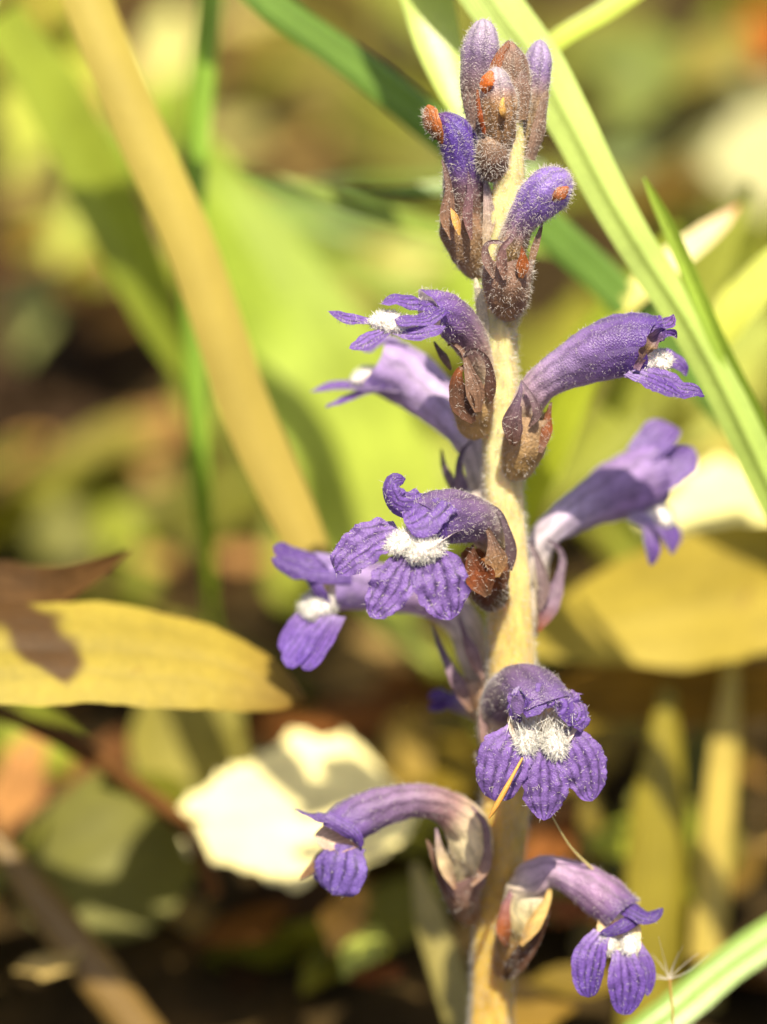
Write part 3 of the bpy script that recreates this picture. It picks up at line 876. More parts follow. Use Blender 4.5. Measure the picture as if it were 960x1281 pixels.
# --- F9 lowest flower on the other side
f = flower((640, 1200, -150))
t9 = tube([(652, 1170, -112, 22, 24), (658, 1138, -96, 27, 28), (664, 1106, -84, 25, 27), (690, 1090, -74, 20, 24), (724, 1102, -64, 23, 27), (756, 1124, -54, 28, 32), (780, 1142, -46, 25, 36)],
          (0.35, 1, 0.1), [(0, srgb(210, 186, 120)), (0.25, srgb(232, 220, 176)), (0.42, srgb(196, 172, 186)), (0.6, srgb(166, 136, 176)), (0.85, srgb(140, 108, 150)), (1, srgb(96, 72, 128))], hood=8, vent=-6, wrinkle=4, seed=12, nseg=40)
mk('corolla_tube', t9, MT, f)
ps = []
for args in (
    dict(ctrl=[(776, 1124, -30), (794, 1138, -18), (812, 1146, -14), (830, 1136, -16)], W=13, n=(0.1, 0.7, 0.7), seed=51, base=1.0, e=1.7, ripple=3, cup=-0.4, peak=0.3),
    dict(ctrl=[(798, 1146, -22), (782, 1156, -12), (764, 1164, -10), (750, 1166, -14)], W=9, n=(0.0, 0.5, 0.9), seed=52, base=1.0, e=1.8, ripple=2, cup=-0.4, peak=0.4),
):
    ps.append(petal(cols=[(0, VIOD), (1, srgb(78, 54, 130))], **args))
    mk('upper_lip_lobe', ps[-1], MP, f)
pal = petal([(772, 1150, -40), (774, 1168, -26), (774, 1186, -18), (774, 1200, -14)], 28, (0, 0.5, 0.85), [(0, srgb(220, 190, 140)), (1, srgb(226, 216, 190))], base=0.9, e=2.6, seed=53)
mk('palate', pal, MT, f)
for args in (
    dict(ctrl=[(754, 1168, -20), (742, 1188, -4), (736, 1216, 0), (736, 1248, -6)], W=22, n=(-0.3, 0.3, 0.9), e=1.9, seed=54, crease=5, rs=9, base=0.55, ripple=3, peak=0.45),
    dict(ctrl=[(778, 1188, -12), (782, 1210, 0), (784, 1238, 2), (780, 1270, -6)], W=24, n=(0.0, 0.3, 0.95), e=1.75, seed=55, crease=4, rs=9, base=0.55, ripple=3, peak=0.45),
    dict(ctrl=[(796, 1180, -24), (806, 1200, -18), (811, 1222, -18), (810, 1246, -22)], W=11, n=(0.5, 0.3, 0.8), e=2.0, seed=56, crease=2, base=0.6, ripple=2, peak=0.45),
):
    ps.append(petal(cols=[(0, LIL), (0.25, VIO), (1, srgb(98, 70, 166))], **args))
    mk('lower_lip_lobe', ps[-1], MP, f)
mound(f, [([(764, 1170, -22), (760, 1184, -10), (758, 1194, -6)], 11), ([(786, 1172, -20), (788, 1186, -8), (790, 1196, -4)], 11)], 9, hair=8, count=300)
add_hairs(f, [t9] + ps, 1600, 21, length=6)
calyx(f, [(628, 1218, -150, 12, 14), (640, 1194, -118, 19, 22), (648, 1166, -100, 22, 30)], (0, 0, 1), [(0, srgb(160, 116, 60)), (0.5, srgb(176, 130, 70)), (1, srgb(170, 140, 90))],
      [([(634, 1185, -80, 8), (630, 1162, -72, 9), (634, 1130, -70, 5), (646, 1104, -72, 1.5)], [(0, BRND), (0.3, srgb(150, 84, 40)), (1, srgb(140, 112, 130))]),
       ([(652, 1182, -70, 9), (668, 1156, -62, 9), (684, 1128, -62, 5), (690, 1104, -64, 1.5)], [(0, srgb(196, 160, 100)), (1, srgb(206, 176, 110))]),
       ([(632, 1226, -130, 6), (646, 1204, -96, 12), (664, 1180, -84, 10), (682, 1150, -80, 4), (688, 1138, -80, 1)], [(0, srgb(96, 56, 30)), (0.5, BRND), (1, BRND)])], 12.5, 500)

# --- petal tip of a flower on the far side of the stem
f = flower((600, 890, -210))
t10 = tube([(612, 900, -190, 10, 12), (590, 886, -200, 12, 14), (566, 876, -210, 12, 16)], (0, 1, 0.1), [(0, CREAM), (1, VIO)], nseg=16)
mk('corolla_tube', t10, MT, f)
for sd, yy in ((57, 866), (58, 880)):
    mk('lip_lobe', petal([(570, 874, -206), (552, yy + 4, -200), (536, yy + 6, -200)], 10, (-0.2, 0.7, 0.7), [(0, VIO), (1, VIOD)], seed=sd), MP, f)


# ------------------------------------------------------------------ buds
def bud(path, cols, dorsal, seed, tip=0.3, hc=700, wr=2.0, bracts=(), nm='bud', teeth=(), cup=None, cupcol=None, hlen=7.5):
    b = empty(nm, P(*path[0][:3]), plant)
    sh = tube(path, dorsal, cols, tip=tip, wrinkle=wr, seed=seed, nseg=34, nring=26)
    mk('petals', sh, MT, b)
    shs = [sh]
    for k, (pts, n_, col) in enumerate(bracts):
        s2 = petal(pts, 0, n_, col, cup=-0.35, ripple=2.0, jag=0.1, seed=seed + k + 0.5, nu=11, nv=20)
        mk('bract', s2, MCX, b)
        shs.append(s2)
    add_hairs(b, shs, hc, int(seed * 13), length=hlen, both=False)
    if cup or teeth:
        calyx(b, cup, (0, 0, 1), cupcol, teeth, seed + 0.7, hcount=int(hc * 0.7))
    return b


GL = srgb(150, 134, 162)
GB = srgb(128, 104, 92)
bud([(612, 175, 0, 14, 14), (602, 130, 12, 22, 23), (601, 80, 20, 24, 25), (604, 45, 22, 23, 24), (605, 23, 22, 21, 22)],
    [(0, srgb(160, 132, 96)), (0.4, srgb(134, 108, 100)), (0.7, srgb(128, 108, 146)), (1, srgb(176, 164, 190))], (0, 0, 1), 1.3, hc=1300,
    bracts=[([(596, 170, 26, 10), (590, 120, 34, 13), (590, 80, 36, 7), (586, 58, 32, 2)], (-0.4, 0, 1), [(0, GB), (1, srgb(120, 96, 100))])])
bud([(652, 195, -10, 13, 13), (662, 150, 2, 17, 18), (670, 105, 6, 17, 18), (674, 72, 6, 18, 19), (676, 49, 6, 16, 17)],
    [(0, srgb(170, 144, 96)), (0.5, srgb(150, 124, 104)), (0.72, srgb(130, 108, 160)), (1, srgb(168, 152, 194))], (0, 0, 1), 2.6, hc=1100,
    bracts=[([(664, 200, 14, 8), (676, 160, 20, 10), (682, 125, 20, 6), (688, 100, 14, 1.5)], (0.5, 0, 1), [(0, GB), (1, BRN)]),
            ([(650, 185, 18, 8), (655, 150, 26, 9), (660, 115, 28, 4), (664, 95, 26, 1.5)], (0.1, 0, 1), [(0, srgb(176, 150, 100)), (1, GB)])])
bud([(640, 170, 12, 14, 14), (640, 130, 26, 22, 24), (638, 90, 30, 23, 25), (637, 65, 30, 19, 20), (636, 50, 30, 12, 12)],
    [(0, srgb(160, 130, 90)), (0.5, srgb(136, 108, 90)), (1, srgb(120, 92, 84))], (0, 0, 1), 3.1, hc=1000, tip=0.35,
    bracts=[([(622, 120, 46, 6), (618, 95, 50, 8), (625, 70, 50, 7), (638, 52, 42, 2)], (-0.3, 0, 1), [(0, srgb(120, 84, 60)), (0.6, RUST), (1, srgb(110, 70, 50))]),
            ([(650, 150, 44, 12), (652, 110, 52, 14), (646, 76, 48, 9), (640, 52, 40, 2)], (0.3, 0, 1), [(0, srgb(140, 112, 90)), (0.7, srgb(116, 92, 90)), (1, srgb(130, 96, 80))])])
bud([(620, 205, 20, 14, 14), (624, 170, 42, 20, 21), (624, 130, 56, 22, 23), (622, 105, 58, 20, 21), (621, 83, 58, 17, 18)],
    [(0, srgb(150, 116, 90)), (0.4, srgb(150, 116, 84)), (0.65, srgb(170, 130, 90)), (0.8, srgb(150, 132, 150)), (1, srgb(186, 176, 190))], (0, 0, 1), 4.4, hc=1100,
    bracts=[([(612, 118, 72, 4), (608, 108, 80, 9), (610, 98, 82, 9), (614, 88, 78, 3)], (-0.3, 0.2, 1), [(0, srgb(196, 104, 40)), (1, srgb(176, 90, 34))]),
            ([(606, 168, 60, 2.5), (601, 148, 68, 3.5), (598, 128, 70, 3), (598, 112, 68, 1.2)], (-0.4, 0, 1), [(0, srgb(150, 70, 30)), (1, RUST)]),
            ([(632, 150, 76, 1), (630, 142, 82, 4), (629, 132, 82, 4), (630, 122, 78, 1)], (0.2, 0, 1), [(0, srgb(90, 52, 30)), (1, srgb(216, 170, 80))])])
# round hairy bract under the front bud
bb = empty('bract', P(618, 215, 30), plant)
sh = tube([(622, 226, 14, 10, 11), (618, 212, 30, 17, 19), (616, 196, 40, 19, 21), (617, 178, 44, 17, 19), (620, 160, 44, 12, 14)], (0, 0, 1),
          [(0, srgb(150, 120, 84)), (0.4, srgb(116, 88, 78)), (1, srgb(150, 124, 100))], tip=0.3, start=0.3, nseg=24)
mk('bract_scale', sh, MCX, bb)
add_hairs(bb, [sh], 900, 41, length=10, both=False)
# B5 violet bud with withered rust tip
bud([(598, 320, -30, 12, 14), (582, 275, -8, 24, 25), (582, 235, 8, 27, 26), (580, 195, 16, 26, 25), (566, 160, 22, 24, 24), (548, 142, 26, 17, 17)],
    [(0, srgb(176, 148, 104)), (0.3, srgb(150, 118, 92)), (0.5, srgb(110, 84, 100)), (0.62, srgb(86, 60, 140)), (0.9, srgb(84, 60, 152)), (1, srgb(100, 64, 120))], (0.6, 0.7, 0.2), 5.5, hc=1800,
    bracts=[([(552, 180, 36, 3), (546, 165, 42, 9), (540, 150, 42, 11), (536, 138, 38, 9), (534, 132, 34, 3)], (-0.7, 0.1, 0.8), [(0, srgb(120, 66, 34)), (0.5, srgb(160, 92, 46)), (1, srgb(170, 100, 52))]),
            ([(544, 175, 30, 5), (535, 160, 34, 10), (530, 146, 32, 10), (532, 134, 30, 4)], (-0.9, 0, 0.5), [(0, BRND), (0.5, srgb(156, 88, 42)), (1, srgb(150, 84, 40))])],
    cup=[(604, 345, -34, 10, 12), (592, 325, -8, 18, 22), (580, 295, 8, 24, 27), (576, 268, 14, 23, 27)], cupcol=[(0, srgb(196, 170, 120)), (0.4, srgb(166, 136, 100)), (1, srgb(130, 100, 84))],
    teeth=[([(566, 300, 36, 9), (560, 270, 42, 10), (562, 240, 44, 5), (558, 215, 42, 3), (553, 200, 38, 1)], [(0, srgb(140, 108, 86)), (1, srgb(84, 62, 66))]),
           ([(590, 300, 42, 6), (585, 270, 48, 6), (588, 240, 50, 4), (586, 215, 48, 1)], [(0, srgb(130, 96, 90)), (1, srgb(90, 64, 90))]),
           ([(606, 310, 20, 8), (612, 275, 24, 8), (609, 240, 26, 4), (606, 215, 26, 1)], [(0, srgb(190, 170, 140)), (1, srgb(150, 130, 150))]),
           ([(564, 260, 50, 1), (568, 270, 52, 4), (572, 282, 52, 4.5), (575, 294, 50, 1)], [(0, srgb(200, 150, 80)), (1, srgb(196, 156, 90))])], hlen=8)
# B6 violet bud leaning out
bud([(640, 345, 0, 12, 14), (640, 310, 26, 18, 20), (652, 278, 40, 19, 21), (672, 252, 48, 27, 28), (694, 232, 52, 31, 30), (714, 218, 50, 28, 27)],
    [(0, CREAM), (0.25, srgb(206, 176, 120)), (0.42, srgb(150, 122, 140)), (0.6, srgb(124, 98, 176)), (0.9, srgb(128, 104, 184)), (1, srgb(150, 130, 180))], (-0.5, 1, 0.2), 6.2, hc=1900, tip=0.28,
    bracts=[([(690, 252, 74, 2), (697, 246, 80, 7), (705, 240, 80, 8), (712, 234, 76, 2)], (0.3, 0, 1), [(0, srgb(130, 80, 50)), (1, srgb(160, 88, 44))]),
            ([(667, 246, 72, 1), (672, 242, 77, 5), (678, 240, 77, 1)], (0, 0, 1), RUST)],
    cup=[(638, 398, -10, 10, 12), (636, 378, 18, 22, 25), (635, 350, 34, 27, 31), (636, 326, 38, 27, 30)], cupcol=[(0, srgb(166, 134, 86)), (0.4, srgb(138, 106, 82)), (1, srgb(134, 108, 100))],
    teeth=[([(618, 348, 58, 9), (610, 328, 60, 6), (607, 312, 60, 4), (612, 304, 60, 3), (624, 303, 62, 2.4), (632, 304, 62, 1)], [(0, BRN), (1, srgb(110, 86, 96))]),
           ([(632, 350, 66, 11), (628, 328, 70, 7), (630, 310, 72, 4), (640, 298, 72, 3), (645, 284, 70, 1)], [(0, srgb(120, 88, 72)), (1, srgb(110, 84, 100))]),
           ([(652, 348, 62, 10), (654, 332, 66, 8), (654, 318, 68, 3.5), (653, 308, 68, 1)], [(0, srgb(120, 76, 44)), (0.6, srgb(150, 80, 34)), (1, srgb(110, 56, 28))]),
           ([(664, 336, 40, 6), (668, 315, 42, 5), (674, 296, 42, 3.5), (679, 278, 40, 1)], [(0, srgb(140, 110, 80)), (1, srgb(120, 96, 96))])], hlen=9)
# pale scale leaves hugging the stem
for pts, nn_, cc_ in (
    ([(606, 430, 0, 6), (602, 400, 6, 9), (598, 372, 6, 8), (594, 348, 0, 2)], (-0.7, 0, 0.7), srgb(206, 196, 170)),
    ([(640, 410, 6, 10), (650, 385, 12, 12), (660, 355, 12, 8), (664, 330, 6, 2)], (0.6, 0, 0.8), srgb(206, 188, 120)),
    ([(606, 300, 10, 4), (611, 270, 18, 7), (612, 245, 20, 5), (606, 222, 16, 2)], (-0.5, 0, 0.9), srgb(196, 178, 160)),
):
    sh = petal(pts, 0, nn_, cc_, cup=-0.4, seed=5.5, nu=9, nv=18)
    o = mk('scale_leaf', sh, MCX, plant)
    hairs('hairs', [sh], 220, 8, 0.5, MH, o, int(pts[0][0]), both=False, gland=0.4)

# bristle lodged in the lowest camera-facing flower
br = tube([(654, 948, 62, 1.3, 1.3), (642, 970, 66, 2.2, 2.2), (628, 996, 66, 3.6, 3.6), (619, 1012, 64, 3.4, 3.4), (612, 1024, 62, 1, 1)], (0, 0, 1),
          [(0, srgb(176, 130, 60)), (1, srgb(166, 120, 56))], nseg=20, nring=8, wrinkle=0.4)
tag(mk('grass_bristle', br, MSTALK), 'thin straw-brown bristle caught on the lower lip of a violet flower', 'bristle')


# ------------------------------------------------------------------ leaves, blades and stalks around the plant
def leaf(name, ctrl, W, n, cols, mat, label, cat, group=None, **kw):
    kw.setdefault('ripple', 6.0)
    kw.setdefault('rs', 0.6)
    kw.setdefault('nu', 13)
    kw.setdefault('nv', 36)
    o = mk(name, petal(ctrl, W, n, cols, **kw), mat)
    return tag(o, label, cat, group)


def stalk(name, ctrl, cols, mat, label, cat, group=None, nring=14, wr=3.0, **kw):
    o = mk(name, tube(ctrl, (0, 0, 1), cols, nseg=50, nring=nring, wrinkle=wr, **kw), mat)
    return tag(o, label, cat, group)


def g3(px, py, r, h=0.0):
    return (px, py, gw(px, py, h), r)


GRN = srgb(104, 134, 44)
LIME = srgb(160, 176, 62)
YG = srgb(186, 186, 84)
OLV = srgb(124, 122, 50)
YEL = srgb(208, 180, 70)
OCH = srgb(190, 148, 54)
TAN = srgb(190, 158, 110)
PALE = srgb(222, 214, 160)
BWN = srgb(120, 84, 48)

# blades crossing behind the buds
leaf('grass_leaf', [(440, -260, -160, 3), (500, -170, -152, 24), (560, -85, -150, 34), (632, 20, -150, 35), (676, 82, -150, 33), (712, 148, -150, 29), (764, 248, -150, 26), (808, 322, -155, 24), (860, 402, -160, 23), (908, 492, -170, 23), (960, 600, -185, 23), (1040, 760, -200, 22), (1180, 1080, -215, 18), (1290, 1450, -220, 12)],
     0, (-0.3, 0.6, 0.75), [(0, srgb(184, 202, 124)), (0.4, srgb(172, 194, 104)), (1, srgb(136, 168, 60))], MGR,
     'wide bright green grass blade running diagonally down behind the closed buds', 'grass blade', crease=-10, cup=-0.2, nv=110, ripple=3, jag=0.05)
leaf('grass_leaf', [(806, 222, -150, 1.5), (818, 246, -152, 6), (838, 286, -156, 9), (866, 350, -160, 10), (900, 430, -165, 11), (944, 520, -180, 12), (1030, 690, -200, 13), (1140, 1000, -205, 12), (1230, 1450, -210, 9)],
     0, (-0.3, 0.2, 0.9), [(0, srgb(140, 164, 60)), (1, srgb(110, 140, 40))], MGR,
     'narrow green grass blade with its pointed tip beside the wide blade', 'grass blade', crease=6, cup=0.3, nv=50, ripple=3)
leaf('grass_leaf', [(-210, 1480, -330, 14), (-170, 900, -330, 24), (-40, 60, -320, 30), (150, -330, -300, 32), (400, -260, -270, 33), (500, -90, -250, 33), (534, 0, -230, 32), (550, 60, -210, 29), (566, 110, -195, 21), (576, 140, -185, 12), (584, 165, -180, 2)],
     0, (-0.1, 0.75, 0.65), [(0, srgb(190, 206, 128)), (1, srgb(176, 196, 106))], MGR,
     'pale green blade drooping behind the closed buds', 'grass blade', crease=5, cup=0.2, ripple=3, nv=110)
leaf('grass_leaf', [(150, -170, -320, 2), (270, -60, -330, 20), (345, 5, -340, 23), (440, 72, -360, 25), (540, 150, -380, 26), (640, 240, -410, 26), (735, 325, -440, 25), (810, 400, -470, 24), (900, 500, -520, 22), (1100, 760, -560, 18), (1250, 1400, -580, 12)],
     0, (0.1, 0.3, 0.95), [(0, srgb(98, 130, 50)), (0.5, srgb(100, 132, 60)), (1, srgb(96, 130, 66))], MGR,
     'blue-green grass blade passing behind the spike from the top edge', 'grass blade', crease=8, cup=-0.35, nv=50, ripple=2)
leaf('grass_leaf', [(655, 95, -330, 18), (700, 55, -330, 22), (760, 20, -340, 23), (850, -40, -360, 24), (1010, -110, -390, 24), (1180, 60, -420, 22), (1290, 700, -440, 18), (1320, 1430, -450, 12)],
     0, (-0.2, 0.8, 0.55), [(0, srgb(176, 194, 80)), (1, srgb(186, 200, 90))], MGR,
     'sunlit yellow-green blade crossing the wide blade near the buds', 'grass blade', crease=6, cup=0.3, ripple=2, nv=90)
leaf('grass_leaf', [(700, 1400, -220, 20), (780, 1310, -240, 26), (840, 1262, -260, 27), (900, 1212, -290, 27), (990, 1150, -330, 26), (1120, 1070, -380, 3)],
     0, (-0.3, 0.6, 0.75), [(0, srgb(128, 158, 76)), (1, srgb(150, 178, 100))], MGR,
     'pale green blade low beside the bottom flower', 'grass blade', crease=6, cup=-0.3, ripple=2)
leaf('grass_leaf', [(276, -140, -600, 3), (266, -50, -600, 16), (257, 40, -600, 18), (244, 180, -605, 17), (238, 330, -610, 16), (241, 480, -615, 16), (250, 620, -650, 15), (258, 700, -760, 14), (263, 780, -1050, 13), g3(267, 856, 11)],
     0, (0.5, 0.2, 0.8), [(0, srgb(132, 168, 64)), (0.5, srgb(124, 156, 52)), (1, srgb(120, 146, 50))], MGR,
     'upright dark green grass blade behind the thick yellow stalk', 'grass blade', crease=8, cup=0.4, ripple=2)
leaf('dry_stalk', [(-620, 1480, -330, 16), (-600, 900, -330, 24), (-480, 150, -330, 28), (-250, -330, -320, 30), (-30, -330, -310, 31), (68, -130, -300, 32), (112, 0, -300, 31), (172, 150, -305, 32), (238, 298, -315, 32), (280, 420, -325, 32), (308, 505, -335, 33), (348, 595, -345, 32), (388, 682, -350, 26), (424, 750, -350, 6)],
     0, (0.05, 0.5, 0.85), [(0, srgb(160, 148, 70)), (0.6, srgb(160, 148, 72)), (1, srgb(152, 134, 64))], MYS,
     'thick smooth yellow stalk bending over beside the flower spike', 'stalk', cup=-0.35, ripple=2, nv=120, jag=0.02)
leaf('broad_leaf', [g3(556, 900, 20), (510, 740, -1120, 70), (462, 600, -1060, 88), (405, 470, -1060, 84), (335, 340, -1090, 62), (270, 230, -1140, 34), (225, 150, -1200, 4)],
     0, (0.0, 0.6, 0.8), [(0, srgb(206, 212, 122)), (0.4, srgb(176, 190, 80)), (0.7, srgb(132, 152, 46)), (1, srgb(118, 138, 38))], MLF,
     'broad yellow-green leaf behind the thick yellow stalk', 'leaf', crease=8, cup=0.12, ripple=20, rs=0.7)
leaf('broad_leaf', [g3(430, 720, 10), (400, 690, -1500, 40), (340, 610, -1450, 50), (290, 520, -1400, 40), (262, 450, -1380, 22), (250, 400, -1370, 3)],
     0, (0.2, 0.8, 0.6), [(0, srgb(190, 196, 96)), (1, srgb(186, 192, 90))], MLF,
     'pale lime leaf between the thick yellow stalk and the dark grass blade', 'leaf', crease=8, ripple=14, rs=0.5)
leaf('grass_leaf', [g3(610, 660, 20, 0), (650, 590, -850, 32), (690, 520, -760, 34), (740, 440, -700, 28), (800, 350, -680, 16), (850, 280, -660, 3)],
     0, (-0.3, 0.3, 0.9), [(0, srgb(170, 180, 40)), (0.6, srgb(150, 164, 40)), (1, srgb(140, 156, 50))], MGR,
     'lime green blade rising behind the withered side flower', 'grass blade', crease=6)
leaf('dry_leaf', [(770, 400, -460, 10), (815, 352, -465, 19), (862, 312, -475, 18), (900, 280, -490, 12), (924, 256, -500, 1.5)],
     0, (-0.1, 0.6, 0.8), [(0, srgb(196, 190, 90)), (0.6, srgb(240, 230, 176)), (0.9, srgb(232, 204, 164)), (1, srgb(200, 130, 90))], MLF,
     'pale cream pointed leaf with a pinkish tip beside the narrow blade', 'leaf', cup=0.3)
leaf('broad_leaf', [(1010, 300, -420, 20), (968, 345, -430, 30), (930, 385, -440, 30), (905, 425, -450, 14), (897, 445, -455, 2)],
     0, (-0.1, 0.7, 0.7), [(0, srgb(196, 204, 110)), (1, srgb(186, 192, 80))], MLF,
     'small bright lime leaf at the foot of the wide green blade', 'leaf', cup=0.3, ripple=10, rs=1.2)
for pts, cc_, lb in (
        ([(300, 215, -560, 3), (380, 240, -570, 16), (470, 268, -590, 18), (570, 292, -620, 17), (690, 312, -660, 12)], srgb(128, 148, 60), 'soft olive-green blade lying across behind the violet bud with the rusty tip'),
        ([(430, 232, -480, 2), (500, 238, -490, 10), (580, 232, -500, 12), (680, 210, -520, 10)], srgb(112, 142, 58), 'thin green blade passing behind the stem just under the buds'),
        ([(730, 470, -520, 20), (690, 560, -560, 24), (655, 640, -620, 24), (630, 720, -700, 22)], srgb(170, 182, 52), 'lime blade dropping behind the calyx of the withered side flower'),
        ([(0, 20, -760, 30), (70, 130, -800, 40), (130, 250, -860, 42), (190, 380, -940, 34), (235, 480, -1020, 10)], srgb(150, 164, 58), 'wide soft lime blade running beside the thick yellow stalk'),
        ([(940, 230, -700, 6), (890, 330, -720, 24), (830, 430, -760, 30), (770, 520, -820, 26)], srgb(150, 156, 66), 'soft olive blade behind the lower run of the wide blade')):
    leaf('grass_leaf', pts, 0, (0.05, 0.55, 0.83), [(0, cc_), (1, tuple(q * 0.9 for q in cc_))], MGR, lb, 'grass blade', crease=6, cup=0.2, ripple=4, seed=pts[0][0] * 0.01)
# yellow fallen leaves


def blotch(s_, t, col):
    d = abs(t - 0.425 - 0.075 * s_) / 0.08 + max(0, s_ - 0.25) * 2.2 + 0.5 * noise.noise(Vector((t * 16, s_ * 2.5, 2)))
    d2 = math.hypot((t - 0.34) / 0.06, (s_ + 0.85) / 0.5) + 0.4 * noise.noise(Vector((t * 14, s_ * 2.5, 5)))
    f_ = min(1, max(0, (1.15 - min(d, d2)) / 0.5)) * 0.95
    br_ = srgb(62, 36, 12)
    return tuple(col[q] * (1 - f_) + br_[q] * f_ for q in range(3))


leaf('fallen_leaf', [(-190, 860, -170, 10), (-90, 818, -180, 60), (20, 812, -190, 78), (140, 812, -205, 78), (240, 826, -220, 68), (315, 846, -232, 48), (362, 862, -240, 26), (384, 870, -245, 4)],
     0, (0.05, 0.62, 0.78), [(0, srgb(140, 128, 46)), (0.8, srgb(138, 122, 44)), (1, srgb(110, 84, 32))], MYL,
     'large yellow fallen leaf with a dark brown blotch', 'leaf', cup=-0.1, crease=3, ripple=8, rs=0.7, nv=90, nu=31, paint=blotch)
leaf('fallen_leaf', [(-90, 770, -330, 20), (-20, 740, -330, 40), (50, 742, -330, 36), (110, 725, -320, 22), (165, 690, -310, 3)],
     0, (0.1, 0.5, 0.85), [(0, srgb(54, 36, 16)), (1, srgb(80, 56, 28))], MDR,
     'dark brown withered leaf tucked behind the large yellow leaf', 'leaf', cup=0.3, ripple=14, rs=1.0)
leaf('fallen_leaf', [(1080, 700, -620, 20), (980, 730, -640, 78), (870, 752, -660, 84), (770, 772, -670, 62), (690, 796, -680, 30), (640, 812, -690, 4)],
     0, (0.35, 0.3, 0.9), [(0, srgb(142, 124, 38)), (1, srgb(150, 134, 46))], MYL,
     'ochre yellow fallen leaf behind the far-side flower', 'leaf', cup=0.1, crease=3, ripple=8, rs=0.7)
leaf('fallen_leaf', [(1060, 860, -780, 20), (960, 862, -800, 42), (840, 866, -820, 44), (740, 872, -820, 36), (660, 884, -800, 8)],
     0, (0.0, 0.5, 0.86), [(0, srgb(104, 78, 26)), (1, srgb(122, 92, 30))], MDR,
     'brown dry leaf under the ochre yellow leaf', 'leaf', cup=0.15, ripple=16)
leaf('fallen_leaf', [(226, 1045, -640, 30), (262, 1035, -645, 58), (330, 1024, -655, 92), (405, 1014, -670, 108), (470, 1006, -690, 84), (520, 1000, -710, 12)],
     0, (0.0, 0.66, 0.75), [(0, srgb(248, 238, 178)), (1, srgb(246, 234, 168))], MLF,
     'bright cream-white fallen leaf lit by full sun behind the arching flower', 'leaf', cup=0.1, ripple=24, rs=0.8, jag=0.25)
leaf('fallen_leaf', [(800, 650, -760, 20), (845, 650, -770, 74), (890, 645, -780, 96), (940, 640, -780, 84), (1010, 630, -780, 10)],
     0, (-0.3, 0.8, 0.5), [(0, srgb(244, 238, 170)), (1, srgb(240, 232, 156))], MLF,
     'bright pale yellow leaf lit by full sun beyond the far-side flower', 'leaf', cup=0.2, ripple=26, rs=0.8, jag=0.2)
leaf('broad_leaf', [(20, 1140, -760, 8), (60, 1120, -770, 70), (120, 1085, -780, 100), (180, 1050, -800, 96), (240, 1020, -810, 50), (280, 1000, -820, 6)],
     0, (0.1, 0.35, 0.93), [(0, srgb(100, 100, 40)), (1, srgb(108, 106, 42))], MLF,
     'rounded olive green leaf standing under the large yellow leaf', 'leaf', cup=0.1, crease=4, ripple=12)
leaf('broad_leaf', [(255, 1060, -900, 6), (250, 1000, -900, 60), (235, 930, -920, 70), (250, 860, -940, 50), (260, 820, -950, 6)],
     0, (0.1, 0.35, 0.93), [(0, srgb(124, 118, 44)), (1, srgb(132, 124, 50))], MLF,
     'olive yellow leaf hanging behind the large yellow leaf', 'leaf', cup=0.1, ripple=12)
# stalks low down
for k, (x0, y0, x1, y1, r, dw, c1, lb) in enumerate((
        (815, 1330, 838, 860, 38, -640, srgb(140, 128, 40), 'broad olive green stalk behind the lowest side flower'),
        (880, 1340, 918, 800, 22, -700, srgb(196, 176, 90), 'pale straw stalk beside the broad olive stalk'),
        (736, 1330, 742, 930, 18, -760, srgb(120, 106, 36), 'thin dark olive stalk beside the broad olive stalk'),
        (210, 1330, -20, 1030, 26, -560, srgb(130, 104, 56), 'brown stem leaning under the rounded olive leaf'),
        (590, 1300, 520, 1080, 22, -420, srgb(150, 140, 80), 'thin grey-green stem crossing close behind the base of the spike'))):
    leaf('grass_stalk', [(x0, y0, dw, r), (x0 * 0.66 + x1 * 0.34, y0 * 0.66 + y1 * 0.34, dw - 10, r * 1.05), (x0 * 0.3 + x1 * 0.7, y0 * 0.3 + y1 * 0.7, dw - 30, r * 0.9), (x1, y1, dw - 60, r * 0.25)],
         0, (0.2, 0.25, 0.9), [(0, tuple(q * 0.9 for q in c1)), (1, c1)], MGR, lb, 'stalk', crease=6, cup=-0.5, seed=k + 2.0)
stalk('twig', [(-30, 880, -520, 9, 9), (80, 925, -540, 11, 11), (170, 985, -560, 12, 12), (235, 1040, -580, 12, 12), (270, 1120, -600, 9, 9)],
      [(0, srgb(84, 56, 26)), (1, srgb(100, 66, 32))], MDR, 'bent brown twig below the large yellow leaf', 'twig', nring=10)

# plumed seed
sd = tag(empty('plumed_seed', P(838, 1226, -60)), 'tiny plumed seed on a hair-thin stalk beside the lowest flower', 'seed')
mk('seed_stalk', tube([(838, 1330, -66, 1.2, 1.2), (842, 1280, -62, 1.3, 1.3), (838, 1224, -60, 1.8, 1.8)], (0, 0, 1), srgb(150, 120, 60), nseg=14, nring=6, wrinkle=0.2), MSTALK, sd)
for k in range(8):
    a = -1.2 + 2.4 * k / 7 + rnd.uniform(-0.16, 0.16)
    ln = rnd.uniform(34, 66)
    ex, ey, ew = 838 + ln * math.sin(a), 1224 - ln * math.cos(a * 0.9), -56 + rnd.uniform(-40, 40)
    mk('plume_ray', tube([(838, 1225, -60, 0.6, 0.6), ((838 + ex) / 2 + rnd.uniform(-6, 6), (1225 + ey) / 2 + rnd.uniform(2, 9), -58, 0.42, 0.42), (ex, ey, ew, 0.2, 0.2)], (0, 0, 1), srgb(210, 200, 170), nseg=10, nring=5, wrinkle=0), MH, sd)
tag(mk('spider_thread', tube([(690, 1020, 10, 0.8, 0.8), (716, 1062, -30, 1.2, 1.2), (752, 1096, -66, 1.8, 1.8), (800, 1130, -90, 1.4, 1.4)], (0, 0, 1), srgb(176, 160, 110), nseg=20, nring=6, wrinkle=0.3), MSTALK),
    'thin pale plant fibre hanging above the lowest side flower', 'fibre')

